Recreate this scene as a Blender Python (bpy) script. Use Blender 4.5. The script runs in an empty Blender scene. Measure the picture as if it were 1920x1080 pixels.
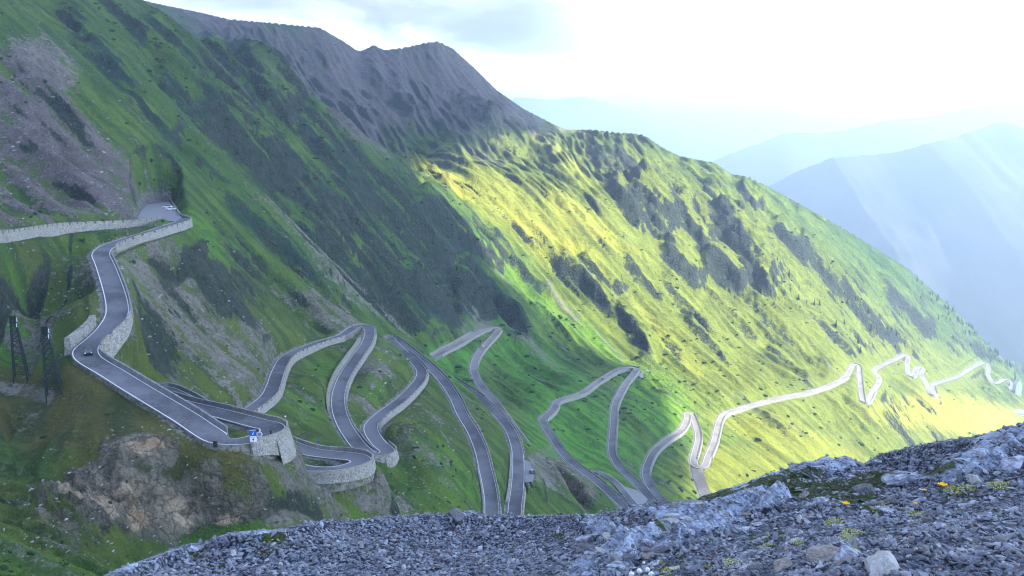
import bpy, bmesh, math, random
import numpy as np
from mathutils import Vector, Matrix
rng = np.random.default_rng(7); random.seed(7)
R = math.radians
S = bpy.context.scene
COL = S.collection

# ------------------------------------------------------------------ camera
F = 1507.0; HOR = 300.0
TH = math.atan((540 - HOR) / F); CT, ST = math.cos(TH), math.sin(TH)
def ray(px, py):
    v = 540.0 - np.asarray(py, float); u = np.asarray(px, float) - 960.0
    return u, F * CT + v * ST, -F * ST + v * CT
def atz(px, py, z):                       # point seen at px,py lying at height z
    a, b, c = ray(px, py); t = z / c
    return np.array([a * t, b * t, z])
def atd(px, py, d):                       # point seen at px,py at forward distance d
    a, b, c = ray(px, py); t = d / b
    return np.array([a * t, d, c * t])
def proj(x, y, z):
    w = y * CT - z * ST
    return 960 + F * x / w, 540 - F * (y * ST + z * CT) / w
cam_d = bpy.data.cameras.new('camera'); cam = bpy.data.objects.new('camera', cam_d); COL.objects.link(cam)
cam_d.sensor_width = 36; cam_d.lens = 36 * F / 1920; cam_d.clip_start = 0.1; cam_d.clip_end = 40000
cam.location = (0, 0, 0); cam.rotation_euler = (math.pi / 2 - TH, 0, 0)
S.camera = cam

# ------------------------------------------------------------------ noise
_P = rng.permutation(4096)
_A = rng.random(4096) * 2 * np.pi; _GX, _GY = np.cos(_A), np.sin(_A)
def gnoise(x, y):
    xi = np.floor(x).astype(np.int64); yi = np.floor(y).astype(np.int64)
    fx = x - xi; fy = y - yi
    ux = fx * fx * fx * (fx * (fx * 6 - 15) + 10); uy = fy * fy * fy * (fy * (fy * 6 - 15) + 10)
    def g(a, b, dx, dy):
        h = _P[(_P[a & 4095] + b) & 4095]
        return _GX[h] * dx + _GY[h] * dy
    n00 = g(xi, yi, fx, fy); n10 = g(xi + 1, yi, fx - 1, fy)
    n01 = g(xi, yi + 1, fx, fy - 1); n11 = g(xi + 1, yi + 1, fx - 1, fy - 1)
    return (n00 * (1 - ux) + n10 * ux) * (1 - uy) + (n01 * (1 - ux) + n11 * ux) * uy * 1.0
def fbm(x, y, o=4, ridged=False):
    s = 0; a = 1.0; t = 0
    for i in range(o):
        n = gnoise(x * 2 ** i + 17.3 * i, y * 2 ** i - 9.1 * i) * 1.5
        if ridged: n = 1 - 2 * np.abs(n)
        s = s + a * n; t += a; a *= 0.5
    return s / t
def sst(a, b, x):
    t = np.clip((x - a) / (b - a), 0, 1); return t * t * (3 - 2 * t)
def catmull(P, step):
    P = np.array(P, float); Q = []
    for i in range(len(P) - 1):
        p0 = P[max(i - 1, 0)]; p1 = P[i]; p2 = P[i + 1]; p3 = P[min(i + 2, len(P) - 1)]
        n = max(2, int(np.linalg.norm(p2 - p1) / step) + 1)
        for t in np.linspace(0, 1, n, endpoint=False):
            Q.append(.5 * ((2 * p1) + (-p0 + p2) * t + (2 * p0 - 5 * p1 + 4 * p2 - p3) * t * t + (-p0 + 3 * p1 - 3 * p2 + p3) * t ** 3))
    Q.append(P[-1]); return np.array(Q)

# ------------------------------------------------------------------ road course: (px, py, height or None)
N_ = None
ROADS = {
 'upper': [(-140,452,-18),(-60,443,-19),(0,437,-20.2),(45,430,-21),(100,423,-22),(175,419,-23),(240,416,N_),(290,411,-24.3),(325,409,-24.5)],
 'a': [(325,409,-24.5),(343,411,-24.7),(335,418,N_),(300,429,N_),(275,437,-26.4),(245,446,N_),(218,455,N_),(197,465,N_),(189,477,-30),(194,490,N_),(200,505,N_),(212,540,-34.5),
       (219,568,N_),(219,590,-38),(208,609,N_),(193,624,N_),(175,640,N_),(161,654,-43),(163,669,N_),(182,683,N_),(205,696,N_),(250,724,-47),(300,754,N_),(350,784,-50.5),(387,809,-52),
       (415,824,N_),(452,827,-54),(490,819,-55.2),(511,809,-55.7),(508,799,-56),(490,795,N_),(452,785,-57),(415,775,N_),(377,766,-58.7),(340,757,N_),(300,744,-61),
       (278,733,-62.5),(283,726,-63.3),(308,730,-64.1),(337,743,N_),(362,757,-65),(430,800,N_),(500,848,-69),(560,878,-71),(620,882,-72),(662,874,-73.1),(677,866,-73.4),(668,857,-73.7),
       (620,852,-74.5),(575,845,-75.5),(520,825,-77),(462,803,-78.5),(440,794,-79.6),(444,786,-80.4),(460,775,-81),(500,745,N_),(513,722,N_),(521,698,N_),(535,672,-84),(560,657,N_),(600,642,N_),(637,631,-87),(654,621,N_),
       (668,612,-88.3),(682,611,-88.7),(693,619,N_),(689,640,N_),(671,667,N_),(652,695,-92),(640,720,N_),(634,745,-94),(636,770,N_),(645,795,N_),(657,815,-96.6),(675,838,N_),
       (695,852,-98),(715,854,-98.6),(727,846,-99),(713,833,N_),(699,815,-100.3),(696,797,N_),(715,777,N_),(745,755,N_),(772,730,-104.6),(788,710,N_),(790,694,N_),(776,676,N_),
       (757,660,-108),(742,646,-109),(733,636,-110),(738,634,-110.8),(762,652,-112),(793,677,N_),(825,707,-115),(850,741,-117),(867,777,N_),(885,806,N_),(901,843,-122),(910,880,N_),(918,915,N_),
       (922,945,-126),(924,972,N_),(942,990,-129),(962,972,N_),(966,945,-132),(970,915,N_),(972,880,N_),(971,852,-136),(965,826,N_),(954,802,N_),(935,780,N_),(915,760,N_),(900,745,-142),
       (875,728,N_),(848,711,-146),(822,695,-148),(806,686,-149.2),(806,678,-150),(822,665,N_),(860,645,N_),(890,627,N_),(916,616,-157),(934,615,-158.3),(931,624,N_),(912,645,-160),(896,665,N_),(888,687,-163),
       (892,706,N_),(903,724,N_),(918,743,N_),(932,757,-167),(1000,850,-172),(1100,972,-178),(1150,992,-180),(1183,965,-182),(1168,948,N_),(1148,928,N_),(1117,901,N_),(1082,875,N_),(1057,852,N_),(1039,825,-187),
       (1023,801,N_),(1019,786,-189),(1031,775,N_),(1040,764,N_),(1044,753,N_),(1065,745,-192),(1092,736,N_),(1122,715,N_),(1155,695,N_),(1176,689,-198),(1193,691,-199),(1186,702,N_),(1175,715,N_),(1168,728,-202),
       (1158,747,N_),(1152,765,N_),(1151,790,-205),(1149,815,N_),(1148,840,N_),(1151,857,-208),(1163,877,N_),(1184,898,N_),(1206,920,N_),(1228,945,-213.4),(1248,958,-214.5),(1246,945,-215.6),(1232,930,N_),(1218,908,N_),(1211,891,-218),(1215,870,N_),
       (1228,845,N_),(1252,824,-222),(1276,808,N_),(1287,791,N_),(1289,777,-225.6),(1296,776,-226.4),(1304,794,N_),(1310,818,-229),(1306,841,N_),(1301,860,N_),(1304,873,-232),(1320,875,-233),(1328,856,N_),(1339,830,N_),
       (1345,806,N_),(1350,788,-238),(1359,776,N_),(1383,767,N_),(1424,755,-243),(1481,742,N_),(1525,733,-250),(1561,720,N_),(1587,705,N_),(1600,684,-258),(1610,687,-259.5),(1613,713,N_),(1616,738,-264),(1619,753,N_),
       (1628,752,-268),(1638,733,N_),(1648,717,-274),(1647,705,N_),(1639,696,-279),(1657,684,N_),(1678,675,N_),(1697,665,-290),(1703,670,N_),(1701,686,N_),(1704,703,-300),(1712,705,N_),(1717,694,N_),(1725,688,-306),(1731,694,N_),(1728,703,N_),
       (1738,722,N_),(1744,738,-320),(1753,738,N_),(1751,722,-326),(1770,715,N_),(1799,705,N_),(1822,690,N_),(1845,680,-362),(1853,686,N_),(1854,705,-372),(1866,719,N_),(1885,711,-383),(1894,715,N_),(1897,734,-392)],
 'spur': [(1306,876,-232.5),(1309,890,-234),(1316,910,-235.5),(1326,935,-237),(1340,965,-239)],
 'turnoff': [(1117,884,-190),(1140,894,-191),(1158,908,-192),(1176,930,-193.5),(1195,952,-195),(1210,970,-196)],
}
ROAD_HW = {'upper': 2.6, 'a': 2.75, 'spur': 4.2, 'turnoff': 2.3}
def fillz(L):
    P = np.array([(p[0], p[1]) for p in L], float)
    s = np.r_[0, np.cumsum(np.linalg.norm(np.diff(P, axis=0), axis=1))]
    k = [i for i, p in enumerate(L) if p[2] is not None]
    return [atz(L[i][0], L[i][1], np.interp(s[i], s[k], [L[j][2] for j in k])) for i in range(len(L))]
RP = {k: fillz(v) for k, v in ROADS.items()}           # 3D anchor points
RC = {}
for k, v in RP.items():
    c = catmull(v, 1.2)
    for _ in range(2): c[1:-1] = (c[:-2] + 2 * c[1:-1] + c[2:]) / 4
    RC[k] = c

# ------------------------------------------------------------------ terrain control points
CP = []
for k, v in RP.items(): CP += [tuple(p) for p in v]
def cz(*L): CP.extend(tuple(atz(a, b, c)) for a, b, c in L)
def cd(*L): CP.extend(tuple(atd(a, b, c)) for a, b, c in L)
# the near mountainside above the road, up to its crest
cd((0,0,450),(-250,60,380),(-250,330,260),(0,150,390),(0,300,300),(0,400,232),(100,400,290),(120,200,400),(200,340,345),(250,100,560),(120,60,520),(260,375,375),(300,372,382),(360,395,390),
   (300,250,450),(420,300,500),(400,420,395),(450,500,400),(400,200,580),(560,300,650),(550,420,540),(600,520,470),(650,590,445),(700,560,520),(750,480,680),(650,380,650),
   (800,560,650),(850,600,690),(900,560,800),(800,420,780),(930,600,800),(980,640,780),(1000,600,820),(1080,680,760),(1000,700,700),(950,680,690))
# crest line of the near side and its continuation
cd((120,-120,730),(240,3,750),(330,50,765),(420,103,780),(490,150,800),(560,193,815),(640,235,830),(700,268,840),(760,305,850),(810,350,870),(870,400,890),(950,460,900),(1020,520,890),(1100,590,850),(1170,660,800))
# hollow behind the crest
for px_, z1, z2 in ((240,90,150),(420,35,70),(560,-5,40),(700,-25,-5)):
    CP.append(tuple(np.array([(px_-960)/F*950, 950, z1]))); CP.append(tuple(np.array([(px_-960)/F*1090, 1090, z2])))
# the scree mountain behind
cd((200,-22,1500),(300,8,1480),(370,22,1450),(430,36,1420),(500,42,1420),(560,48,1400),(600,52,1390),(640,75,1380),(672,97,1380),(720,160,1330),(600,150,1260),(500,120,1260),(700,235,1180),
   (690,92,1520),(705,88,1520),(722,96,1510),(760,90,1500),(800,81,1490),(822,79,1490),(850,95,1480),(890,130,1470),(930,170,1450),(980,205,1430),(1040,236,1400),(1060,243,1380),(850,200,1330),(800,265,1180),(900,220,1290),(950,235,1300))
cd((740,290,1020),(790,290,1090),(850,300,1120),(830,340,940),(900,350,980),(900,290,1180),(980,270,1260),(1000,350,1060),(960,400,960),(1050,420,980),(1050,300,1200),(1100,330,1140),(1150,300,1200))
# lit side: ridge line and face
cd((1110,243,1340),(1160,250,1310),(1210,256,1290),(1240,275,1290),(1270,292,1290),(1300,300,1290),(1340,310,1290),(1370,330,1290),(1400,334,1290),(1440,350,1300),(1500,385,1320),(1560,418,1340),(1620,452,1370),(1700,500,1400),(1750,545,1450),(1800,590,1500),(1850,640,1560),(1890,680,1600),
   (1200,330,1160),(1200,400,1080),(1150,480,960),(1300,400,1150),(1250,480,1030),(1100,520,920),(1200,560,930),(1300,500,1040),(1400,450,1140),(1400,530,1060),(1300,600,920),(1250,660,820),(1400,650,930),(1500,600,1020),(1500,500,1150),(1550,660,990),
   (1600,520,1220),(1600,620,1100),(1700,600,1270),(1750,650,1300),(1650,560,1220))
# lower lit side, valley floor
cz((1230,780,-212),(1400,850,-247),(1450,900,-255),(1500,800,-258),(1500,860,-268),(1600,800,-282),(1600,860,-300),(1700,780,-316),(1700,830,-335),(1800,760,-350),(1800,810,-372),(1900,770,-400),(1900,800,-408),(1250,900,-221))
for x, y, z in ((130,380,-235),(200,480,-262),(330,600,-320),(480,780,-385),(700,1050,-440),(1000,1400,-500),(1200,1700,-560),(330,330,-200),(600,500,-240),(900,800,-330),(400,150,-60),(250,60,-40),
                (60,250,-150),(0,200,-112),(-40,130,-80),(40,120,-88),(120,180,-130),(180,110,-90),(0,70,-56),(-60,60,-50),(60,70,-55),(-90,40,-42),(900,1500,-420),(1100,2000,-620),(900,2200,-640)): CP.append((x, y, z))
# behind the ridge lines the ground falls away
for px_, d_, z_ in ((200,1900,230),(430,1850,180),(600,1800,150),(820,1900,130),(1060,1800,-60),(1210,1750,-130),(1440,1800,-260),(1700,1950,-460),(1850,2100,-560),(1300,2400,-500),(600,2500,-100),(100,2500,0)):
    CP.append(((px_-960)/F*d_, d_, z_))
# spur in the lower left corner
cd((0,600,212),(0,680,190),(60,690,184),(0,740,170),(90,745,166),(170,740,163),(0,830,153),(100,830,148),(200,800,150),(300,800,148),(380,840,144),(300,830,143),(230,850,140),(120,900,136),(0,930,128),
   (270,900,139),(350,900,143),(450,900,152),(270,950,136),(180,960,128),(250,1020,128),(160,1040,116),(0,1030,104),(60,1080,100),(200,1075,112),(0,1180,80),(380,1000,138),(430,960,148),(560,930,172),(600,900,186),(520,880,163),(480,850,152),(520,990,165),
   (700,940,205),(780,900,232),(650,975,188),(850,950,245),(820,850,270),(1010,950,310),(1060,900,385),(1100,960,365),(700,1080,180),(960,1080,240),(1050,1080,260))
cd((100,500,262),(60,560,232),(130,620,222),(300,520,300),(350,600,280),(420,680,270),(300,660,240),(560,600,410),(600,700,310),(570,780,262),(640,830,235),(720,700,345),(740,790,290),(820,800,290),(860,900,275),(905,800,330),(935,880,315),(1000,760,560),(850,690,520),(620,920,181),(660,935,187),(712,900,240),(745,925,247))
CP = np.array(CP)
# thin out points closer than a few metres, then smooth thin-plate spline
keep = []
for i in range(len(CP)):
    if all((CP[i,0]-CP[j,0])**2 + (CP[i,1]-CP[j,1])**2 > (2.0 + .004*CP[i,1])**2 for j in keep): keep.append(i)
CP = CP[keep]
SC = 300.0
def tk(r2): return 0.5 * r2 * np.log(r2 + 1e-12)
X = CP[:, :2] / SC; n = len(X)
D2 = ((X[:, None] - X[None]) ** 2).sum(-1)
lam = 6e-4 * np.maximum(.3, CP[:, 1] / 300) 
A = np.zeros((n + 3, n + 3)); A[:n, :n] = tk(D2) + np.diag(lam); A[:n, n] = 1; A[:n, n+1:] = X; A[n, :n] = 1; A[n+1:, :n] = X.T
W = np.linalg.solve(A, np.r_[CP[:, 2], 0, 0, 0])
def tps(x, y):
    sh = x.shape; q = np.stack([x.ravel(), y.ravel()], 1) / SC; out = np.empty(len(q))
    for i in range(0, len(q), 20000):
        qq = q[i:i+20000]; d = (qq[:, None, 0] - X[None, :, 0]) ** 2 + (qq[:, None, 1] - X[None, :, 1]) ** 2
        out[i:i+20000] = tk(d) @ W[:n] + W[n] + qq @ W[n+1:]
    return out.reshape(sh)

# ------------------------------------------------------------------ terrain grid (polar, finer near the eye)
AZ0, AZ1, NA = R(-41), R(43), 1152
R0, R1, NR = 58.0, 2600.0, 1120
az = np.linspace(AZ0, AZ1, NA); lr = np.linspace(math.log(R0), math.log(R1), NR)
dAZ = az[1] - az[0]; dLR = lr[1] - lr[0]
AZ, LR = np.meshgrid(az, lr); RR = np.exp(LR)
GX, GY = RR * np.sin(AZ), RR * np.cos(AZ)
def up(a, shape):                          # cubic-ish upsample by bilinear + smoothing
    fy = np.linspace(0, a.shape[0]-1, shape[0]); fx = np.linspace(0, a.shape[1]-1, shape[1])
    def cub(a, f, ax):
        i = np.clip(np.floor(f).astype(int), 0, a.shape[ax]-2); t = f - i
        g = lambda k: np.take(a, np.clip(i+k, 0, a.shape[ax]-1), ax)
        t = t.reshape((-1,1) if ax == 0 else (1,-1))
        p0,p1,p2,p3 = g(-1),g(0),g(1),g(2)
        return .5*((2*p1)+(-p0+p2)*t+(2*p0-5*p1+4*p2-p3)*t*t+(-p0+3*p1-3*p2+p3)*t**3)
    return cub(cub(a, fy, 0), fx, 1)
ci = np.linspace(0, NR-1, NR//4+1); cj = np.linspace(0, NA-1, NA//4+1)
ca, cl = np.meshgrid(np.interp(cj, range(NA), az), np.interp(ci, range(NR), lr))
Z0 = up(tps(np.exp(cl)*np.sin(ca), np.exp(cl)*np.cos(ca)), (NR, NA))
def blur(a, n):
    for _ in range(n):
        a = np.pad(a, 1, mode='edge'); a = (a[:-2,1:-1]+2*a[1:-1,1:-1]+a[2:,1:-1])/4
        a = np.pad(a, ((0,0),(1,1)), mode='edge'); a = (a[:,:-2]+2*a[:,1:-1]+a[:,2:])/4
    return a
# level pads: corner list (px, py, height)
PADS = {'parking area': [(258,411,-24.2),(262,399,-23.6),(274,383,-22.2),(316,377,-21.8),(330,395,-23.6),(341,408,-24.5),(330,414,-24.6)],
        'lay-by': [(983,862,-135.6),(994,866,-135.6),(1001,884,-134.4),(1000,902,-133.2),(984,905,-133.0)],
        'gravel patch': [(1171,913,-199),(1192,918,-200),(1208,929,-201),(1215,937,-201.5),(1205,946,-201),(1192,947,-200)]}
PADP = {k: np.array([atz(*p) for p in v]) for k, v in PADS.items()}
def inpoly(x, y, P):
    r = np.zeros(x.shape, bool); n_ = len(P)
    for i in range(n_):
        a, b = P[i], P[(i+1) % n_]; c = ((a[1] > y) != (b[1] > y)) & (x < (b[0]-a[0])*(y-a[1])/(b[1]-a[1]+1e-12)+a[0]); r ^= c
    return r
PADS_PTS = []
for k, P in PADP.items():
    A3 = np.c_[P[:,:2], np.ones(len(P))]; co = np.linalg.lstsq(A3, P[:,2], rcond=None)[0]; P[:,2] = A3 @ co
    gx_, gy_ = np.meshgrid(np.arange(P[:,0].min(), P[:,0].max(), 1.5), np.arange(P[:,1].min(), P[:,1].max(), 1.5)); m_ = inpoly(gx_, gy_, P)
    PADS_PTS += [(a, b, a*co[0]+b*co[1]+co[2]) for a, b in zip(gx_[m_], gy_[m_])]
# distance to the nearest road and its height
RD = np.full((NR, NA), 1e3); RZ = np.zeros((NR, NA)); RX = np.zeros((NR, NA)); RY = np.zeros((NR, NA))
for k, c in list(RC.items()) + [('pad', np.array(PADS_PTS))]:
    hw = ROAD_HW.get(k, 1.2)
    for p in c[::1]:
        r = math.hypot(p[0], p[1]); a = math.atan2(p[0], p[1])
        if a < AZ0 or a > AZ1: continue
        w = 26.0
        j0, j1 = int((a - w/r - AZ0)/dAZ), int((a + w/r - AZ0)/dAZ)+2
        i0, i1 = int((math.log(max(r-w,R0)) - lr[0])/dLR), int((math.log(r+w)-lr[0])/dLR)+2
        j0 = max(j0,0); i0 = max(i0,0); sl = (slice(i0,i1), slice(j0,j1))
        d = np.hypot(GX[sl]-p[0], GY[sl]-p[1]) - hw
        m = d < RD[sl]
        RD[sl][m] = d[m]; RZ[sl][m] = p[2]; RX[sl][m] = p[0]; RY[sl][m] = p[1]
# flow field (fall line)
def bil0(a, I, J):
    I = np.clip(I, 0, a.shape[0]-1.001); J = np.clip(J, 0, a.shape[1]-1.001); i = I.astype(int); j = J.astype(int); fi = I-i; fj = J-j
    return (a[i,j]*(1-fj)+a[i,j+1]*fj)*(1-fi) + (a[i+1,j]*(1-fj)+a[i+1,j+1]*fj)*fi
Zq = blur(Z0[::6, ::6], 10); Zs = bil0(Zq, *np.meshgrid(np.arange(NR)/6, np.arange(NA)/6, indexing='ij')); Zs = blur(Zs, 6)
gl, ga = np.gradient(Zs, dLR, dAZ); gl = gl / RR; ga = ga / RR
gm = np.hypot(gl, ga) + 1e-6
SLOPE = gm.copy()
vl, va = -gl/gm, -ga/gm
# gullies and streaks lean the way they do on the mountain: down to the right as seen from the pass
xs_, ys_ = proj(GX, GY, Zs); xi, xj = np.gradient(xs_, dLR, dAZ); yi, yj = np.gradient(ys_, dLR, dAZ)
an_ = R(44); det = xi*yj-xj*yi; det = np.where(np.abs(det) < 1e-3, 1e-3, det); el_ = (yj*math.cos(an_)-xj*math.sin(an_))/det; ea_ = (-yi*math.cos(an_)+xi*math.sin(an_))/det
q_ = np.hypot(el_, ea_)+1e-9; el_ /= q_; ea_ /= q_; sg_ = np.sign(el_*vl+ea_*va); sg_ = np.where(sg_ == 0, 1, sg_); vl = vl+1.6*sg_*el_; va = va+1.6*sg_*ea_; vl, va = blur(vl, 8), blur(va, 8); q_ = np.hypot(vl, va)+1e-6; vl, va = vl/q_, va/q_
vi = vl/RR/dLR; vj = va/RR/dAZ              # index steps per metre
def bil(a, I, J):
    nr_, na_ = a.shape
    I = np.clip(I, 0, nr_-1.001); J = np.clip(J, 0, na_-1.001); i = I.astype(np.int32); j = J.astype(np.int32); fi = I-i; fj = J-j
    return (a[i,j]*(1-fj)+a[i,j+1]*fj)*(1-fi) + (a[i+1,j]*(1-fj)+a[i+1,j+1]*fj)*fi
def lic(src, L, steps, ds=1):              # smear a field along the fall line over +-L metres
    src = src[::ds, ::ds]; vi_, vj_ = vi[::ds, ::ds]/ds, vj[::ds, ::ds]/ds
    acc = src.copy(); h = L/steps
    II, JJ = np.meshgrid(np.arange(src.shape[0], dtype=float), np.arange(src.shape[1], dtype=float), indexing='ij')
    for sg in (1, -1):
        I, J = II.copy(), JJ.copy()
        for s in range(steps):
            a_ = bil(vi_, I, J); b_ = bil(vj_, I, J); I += sg*h*a_; J += sg*h*b_
            w_ = 1 - s/steps
            acc += bil(src, I, J) * w_
    acc /= 1 + steps
    if ds > 1:
        acc = bil(acc, *np.meshgrid(np.arange(NR)/ds, np.arange(NA)/ds, indexing='ij'))
    return acc
def norm(a, ref=None):
    s = a[::3, ::3]; return (a - s.mean()) / s.std()
def warp(x, y, lam, amp):
    return x + amp*gnoise(x/lam+3.3, y/lam), y + amp*gnoise(x/lam-7.7, y/lam+5.1)
wx, wy = warp(GX, GY, 120, 40)
L1 = norm(lic(fbm(wx/75, wy/75, 2, True), 150, 20, 4))      # broad gullies
L2 = norm(lic(fbm(GX/26, GY/26, 3, True), 60, 14, 2))       # ribs
L3 = norm(lic(gnoise(GX/7, GY/7), 26, 12))               # streaks
L4 = norm(lic(gnoise(GX/2.3, GY/2.3), 9, 7)) * (RR < 700) # fine streaks
B1 = fbm(GX/60, GY/60, 5); B2 = fbm(GX/9, GY/9, 4); B3 = fbm(GX/2.2, GY/2.2, 3)*(RR < 500)
PX, PY = proj(GX, GY, Z0)
# named patches, placed on the ground by what they look like from the pass: x, y, half-lengths, tilt
def patch(L, soft=.55, nz=.5):
    m = np.zeros((NR, NA))
    for (x, y, a, b, t, s) in L:
        dx, dy = PX-x, PY-y; c, s_ = math.cos(R(t)), math.sin(R(t))
        q = np.hypot((dx*c+dy*s_)/a, (-dx*s_+dy*c)/b)
        q = q + nz*(.5*B1+.30*B2+.12*L3)
        m = np.maximum(m, s*(1-sst(1-soft, 1+soft*.5, q)))
    return m
# -- relief amplitude
far = sst(0, 1, (RR-600)/500)
CR = [(1180,378,60,20,52,.8),(1222,385,70,26,56,1),(1297,418,70,17,58,1),(1325,412,55,14,58,.9),(1395,470,110,24,57,1.1),(1282,495,60,18,44,.8),(1362,508,60,22,30,.9),(1338,355,30,9,50,.6),(1405,362,34,12,52,.8),
      (1490,455,60,13,50,.9),(1540,500,80,14,50,.9),(1600,560,90,13,50,.8),(1450,600,90,12,48,.6),(1095,530,95,13,44,1),(1120,516,50,14,42,1),(1188,615,70,14,54,1),(1250,640,60,10,48,.7),(1330,640,70,10,46,.6),(1150,290,60,26,35,.7),(1195,290,50,30,30,.8),
      (1240,330,50,16,50,.6),(950,255,50,24,30,.5),(1020,300,60,14,45,.4),(1060,370,70,10,40,.35),(980,430,70,9,42,.5),(1040,470,70,10,42,.6),(1560,620,70,9,46,.5),(1660,620,80,10,48,.7),(1700,560,70,11,48,.8),(1290,570,80,12,45,.6),(1380,590,80,11,45,.5),(1500,700,80,8,42,.5),(1440,780,80,8,42,.4),(1210,520,70,12,44,.6)]
def crags(L):
    H = np.zeros((NR, NA)); M = np.zeros((NR, NA)); nz1 = .55*B1 + .35*fbm(GX/22+5, GY/22, 3)
    for (x, y, a, b, t, s_) in L:
        dx, dy = PX-x, PY-y; c, q_ = math.cos(R(t)), math.sin(R(t)); u = (dx*c+dy*q_)/a + .5*nz1; w_ = (-dx*q_+dy*c)/b + 1.1*nz1 + .10*L3
        end = 1-sst(.55, 1.15, np.abs(u)); prof = np.where(w_ < .2, sst(-3.2, .2, w_), 1-sst(.2, 1.0, w_))
        H = np.maximum(H, s_*b*end*prof*(.22 if (y < 345 and x > 1090) else 1)); M = np.maximum(M, min(1, s_*1.2)*end*sst(-.1, .25, w_)*(1-sst(.95, 1.5, w_)))
    return H, M
CH, CM = crags(CR)
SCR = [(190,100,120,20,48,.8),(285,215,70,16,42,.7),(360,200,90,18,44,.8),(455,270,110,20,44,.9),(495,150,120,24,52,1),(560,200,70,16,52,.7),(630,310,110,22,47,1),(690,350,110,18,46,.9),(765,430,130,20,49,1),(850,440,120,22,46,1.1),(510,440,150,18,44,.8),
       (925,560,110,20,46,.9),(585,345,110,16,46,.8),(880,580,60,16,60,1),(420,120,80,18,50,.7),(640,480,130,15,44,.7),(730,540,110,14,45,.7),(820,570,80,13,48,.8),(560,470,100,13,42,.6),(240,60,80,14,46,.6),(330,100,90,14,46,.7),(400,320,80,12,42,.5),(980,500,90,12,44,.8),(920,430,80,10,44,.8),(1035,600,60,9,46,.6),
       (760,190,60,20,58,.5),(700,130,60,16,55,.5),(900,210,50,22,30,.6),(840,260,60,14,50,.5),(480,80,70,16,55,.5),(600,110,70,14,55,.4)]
SH, SM = crags(SCR)  # second mask: shaded rib flanks, painted dark like scrub
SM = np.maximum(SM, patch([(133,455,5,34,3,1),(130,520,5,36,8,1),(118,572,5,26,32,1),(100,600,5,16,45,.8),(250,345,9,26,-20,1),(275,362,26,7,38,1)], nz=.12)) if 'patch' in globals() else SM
rough_near = patch([(700,450,420,120,42,.8),(450,200,320,120,42,.8),(880,560,160,60,42,1),(560,560,200,50,38,.8),(80,230,120,200,0,.6),(760,190,330,150,20,.6)])
olive0 = patch([(150,850,260,110,0,1)])
cliff = patch([(270,960,170,80,0,1.1),(270,850,90,50,-10,1),(420,930,100,50,10,.8),(120,990,80,60,30,.7),(1080,905,75,32,35,.9),(560,880,70,25,30,.5)])
awy = sst(3, 22, RD)
amp = (2.0 + 9.0*rough_near*sst(230,420,RR)*(1-.55*sst(900,1200,RR)) + 3.1*far)
asy = np.maximum(L1, -1.4)
rel = amp*(0.62*asy) + amp*(.36+.18*rough_near)*L2 + (.35+.9*rough_near+1.7*far)*L3 + .25*L4 + far*(2.2*B1 + 1.2*B2) + rough_near*1.0*B2
rel += cliff*(3.6*fbm(GX/13,GY/13,4,True)+2.0*fbm(GX/4,GY/4,4,True)+.9*np.abs(fbm(GX/1.2,GY/1.2,3))-2.2*np.abs(gnoise(GX/7+3,GY/4))) + olive0*(1.3*B2)
crag = CM
rel += SH*.75*(RR/700) + SM*(1.6*B2 + .9*np.abs(L3))
rel += CH*1.15*(RR/1100) + CM*(2.5*B2 + 2.0*np.maximum(0, L2))
rel += cliff*(1.2*B2) + .5*B2 + .25*B3*(1+2*cliff)
flat = patch([(1850,790,130,30,0,1),(1700,830,90,20,0,.5)])
# keep skylines where they are
rel *= (.35+.65*awy)*(1-.8*flat)
rel *= 1-.55*sst(1300,1420,RR)*(PX<1100)
edge = sst(0, 16, RD)
Zt = Z0 + rel*edge + np.where(RD < 3, 0, 0)
# which side of the road is downhill
gx0 = gl*np.sin(AZ) + ga*np.cos(AZ); gy0 = gl*np.cos(AZ) - ga*np.sin(AZ)
dn_ = -((GX-RX)*gx0 + (GY-RY)*gy0)/(np.hypot(GX-RX, GY-RY)*gm+1e-6)
down = sst(.15, .6, dn_)*(RD < 900)
wd = 3.4 + 2.6*down
m = 1 - sst(.75, .8+wd, RD)
drop = down*(1.0 + .6*B1)*sst(-1.3, -.1, RD)*np.clip(RR/150, 1, 2.2)
Zt = Zt*(1-m) + (RZ-.22)*m
Zt = np.where((RD < 8), Zt - drop*(1-sst(2.2, 7.5, RD)), Zt)
Zb = blur(Zt, 4); Zt = Zt + (Zb-Zt)*sst(.6, 1.6, RD)*(1-sst(8, 14, RD))*.85
for (x_, y_, r_, h_) in ((-37,181,9,6.5),(-44,156.5,9,3.6),(124,731,16,11),(-36,256,6,2),(-78.5,173.5,7,9),(-69.5,165,6,5.5),(-64.5,162,5,4.5),(-60,160.5,4.5,3.5)) + tuple((m_[0], m_[1], r_, h_) for m_, r_, h_ in [((atz(a, b, c)+atz(d, e, f))/2, r_, h_) for a, b, c, d, e, f, r_, h_ in ((285,745,-48.5,285,728,-63.4,8,9),(305,757,-49,306,731,-64.1,8,9),(325,769,-49.8,325,738,-64.4,7,8),(345,781,-50.4,345,758,-59.4,6,4),(365,793,-51,362,757,-65,5,3),(345,757,-59.4,345,747,-64.7,6,4),(265,733,-47.8,268,722,-62.5,8,8))]):
    Zt = Zt - h_*np.exp(-(((GX-x_)**2+(GY-y_)**2)/r_**2)**1.5)*sst(-1.0, .5, RD)
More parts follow.
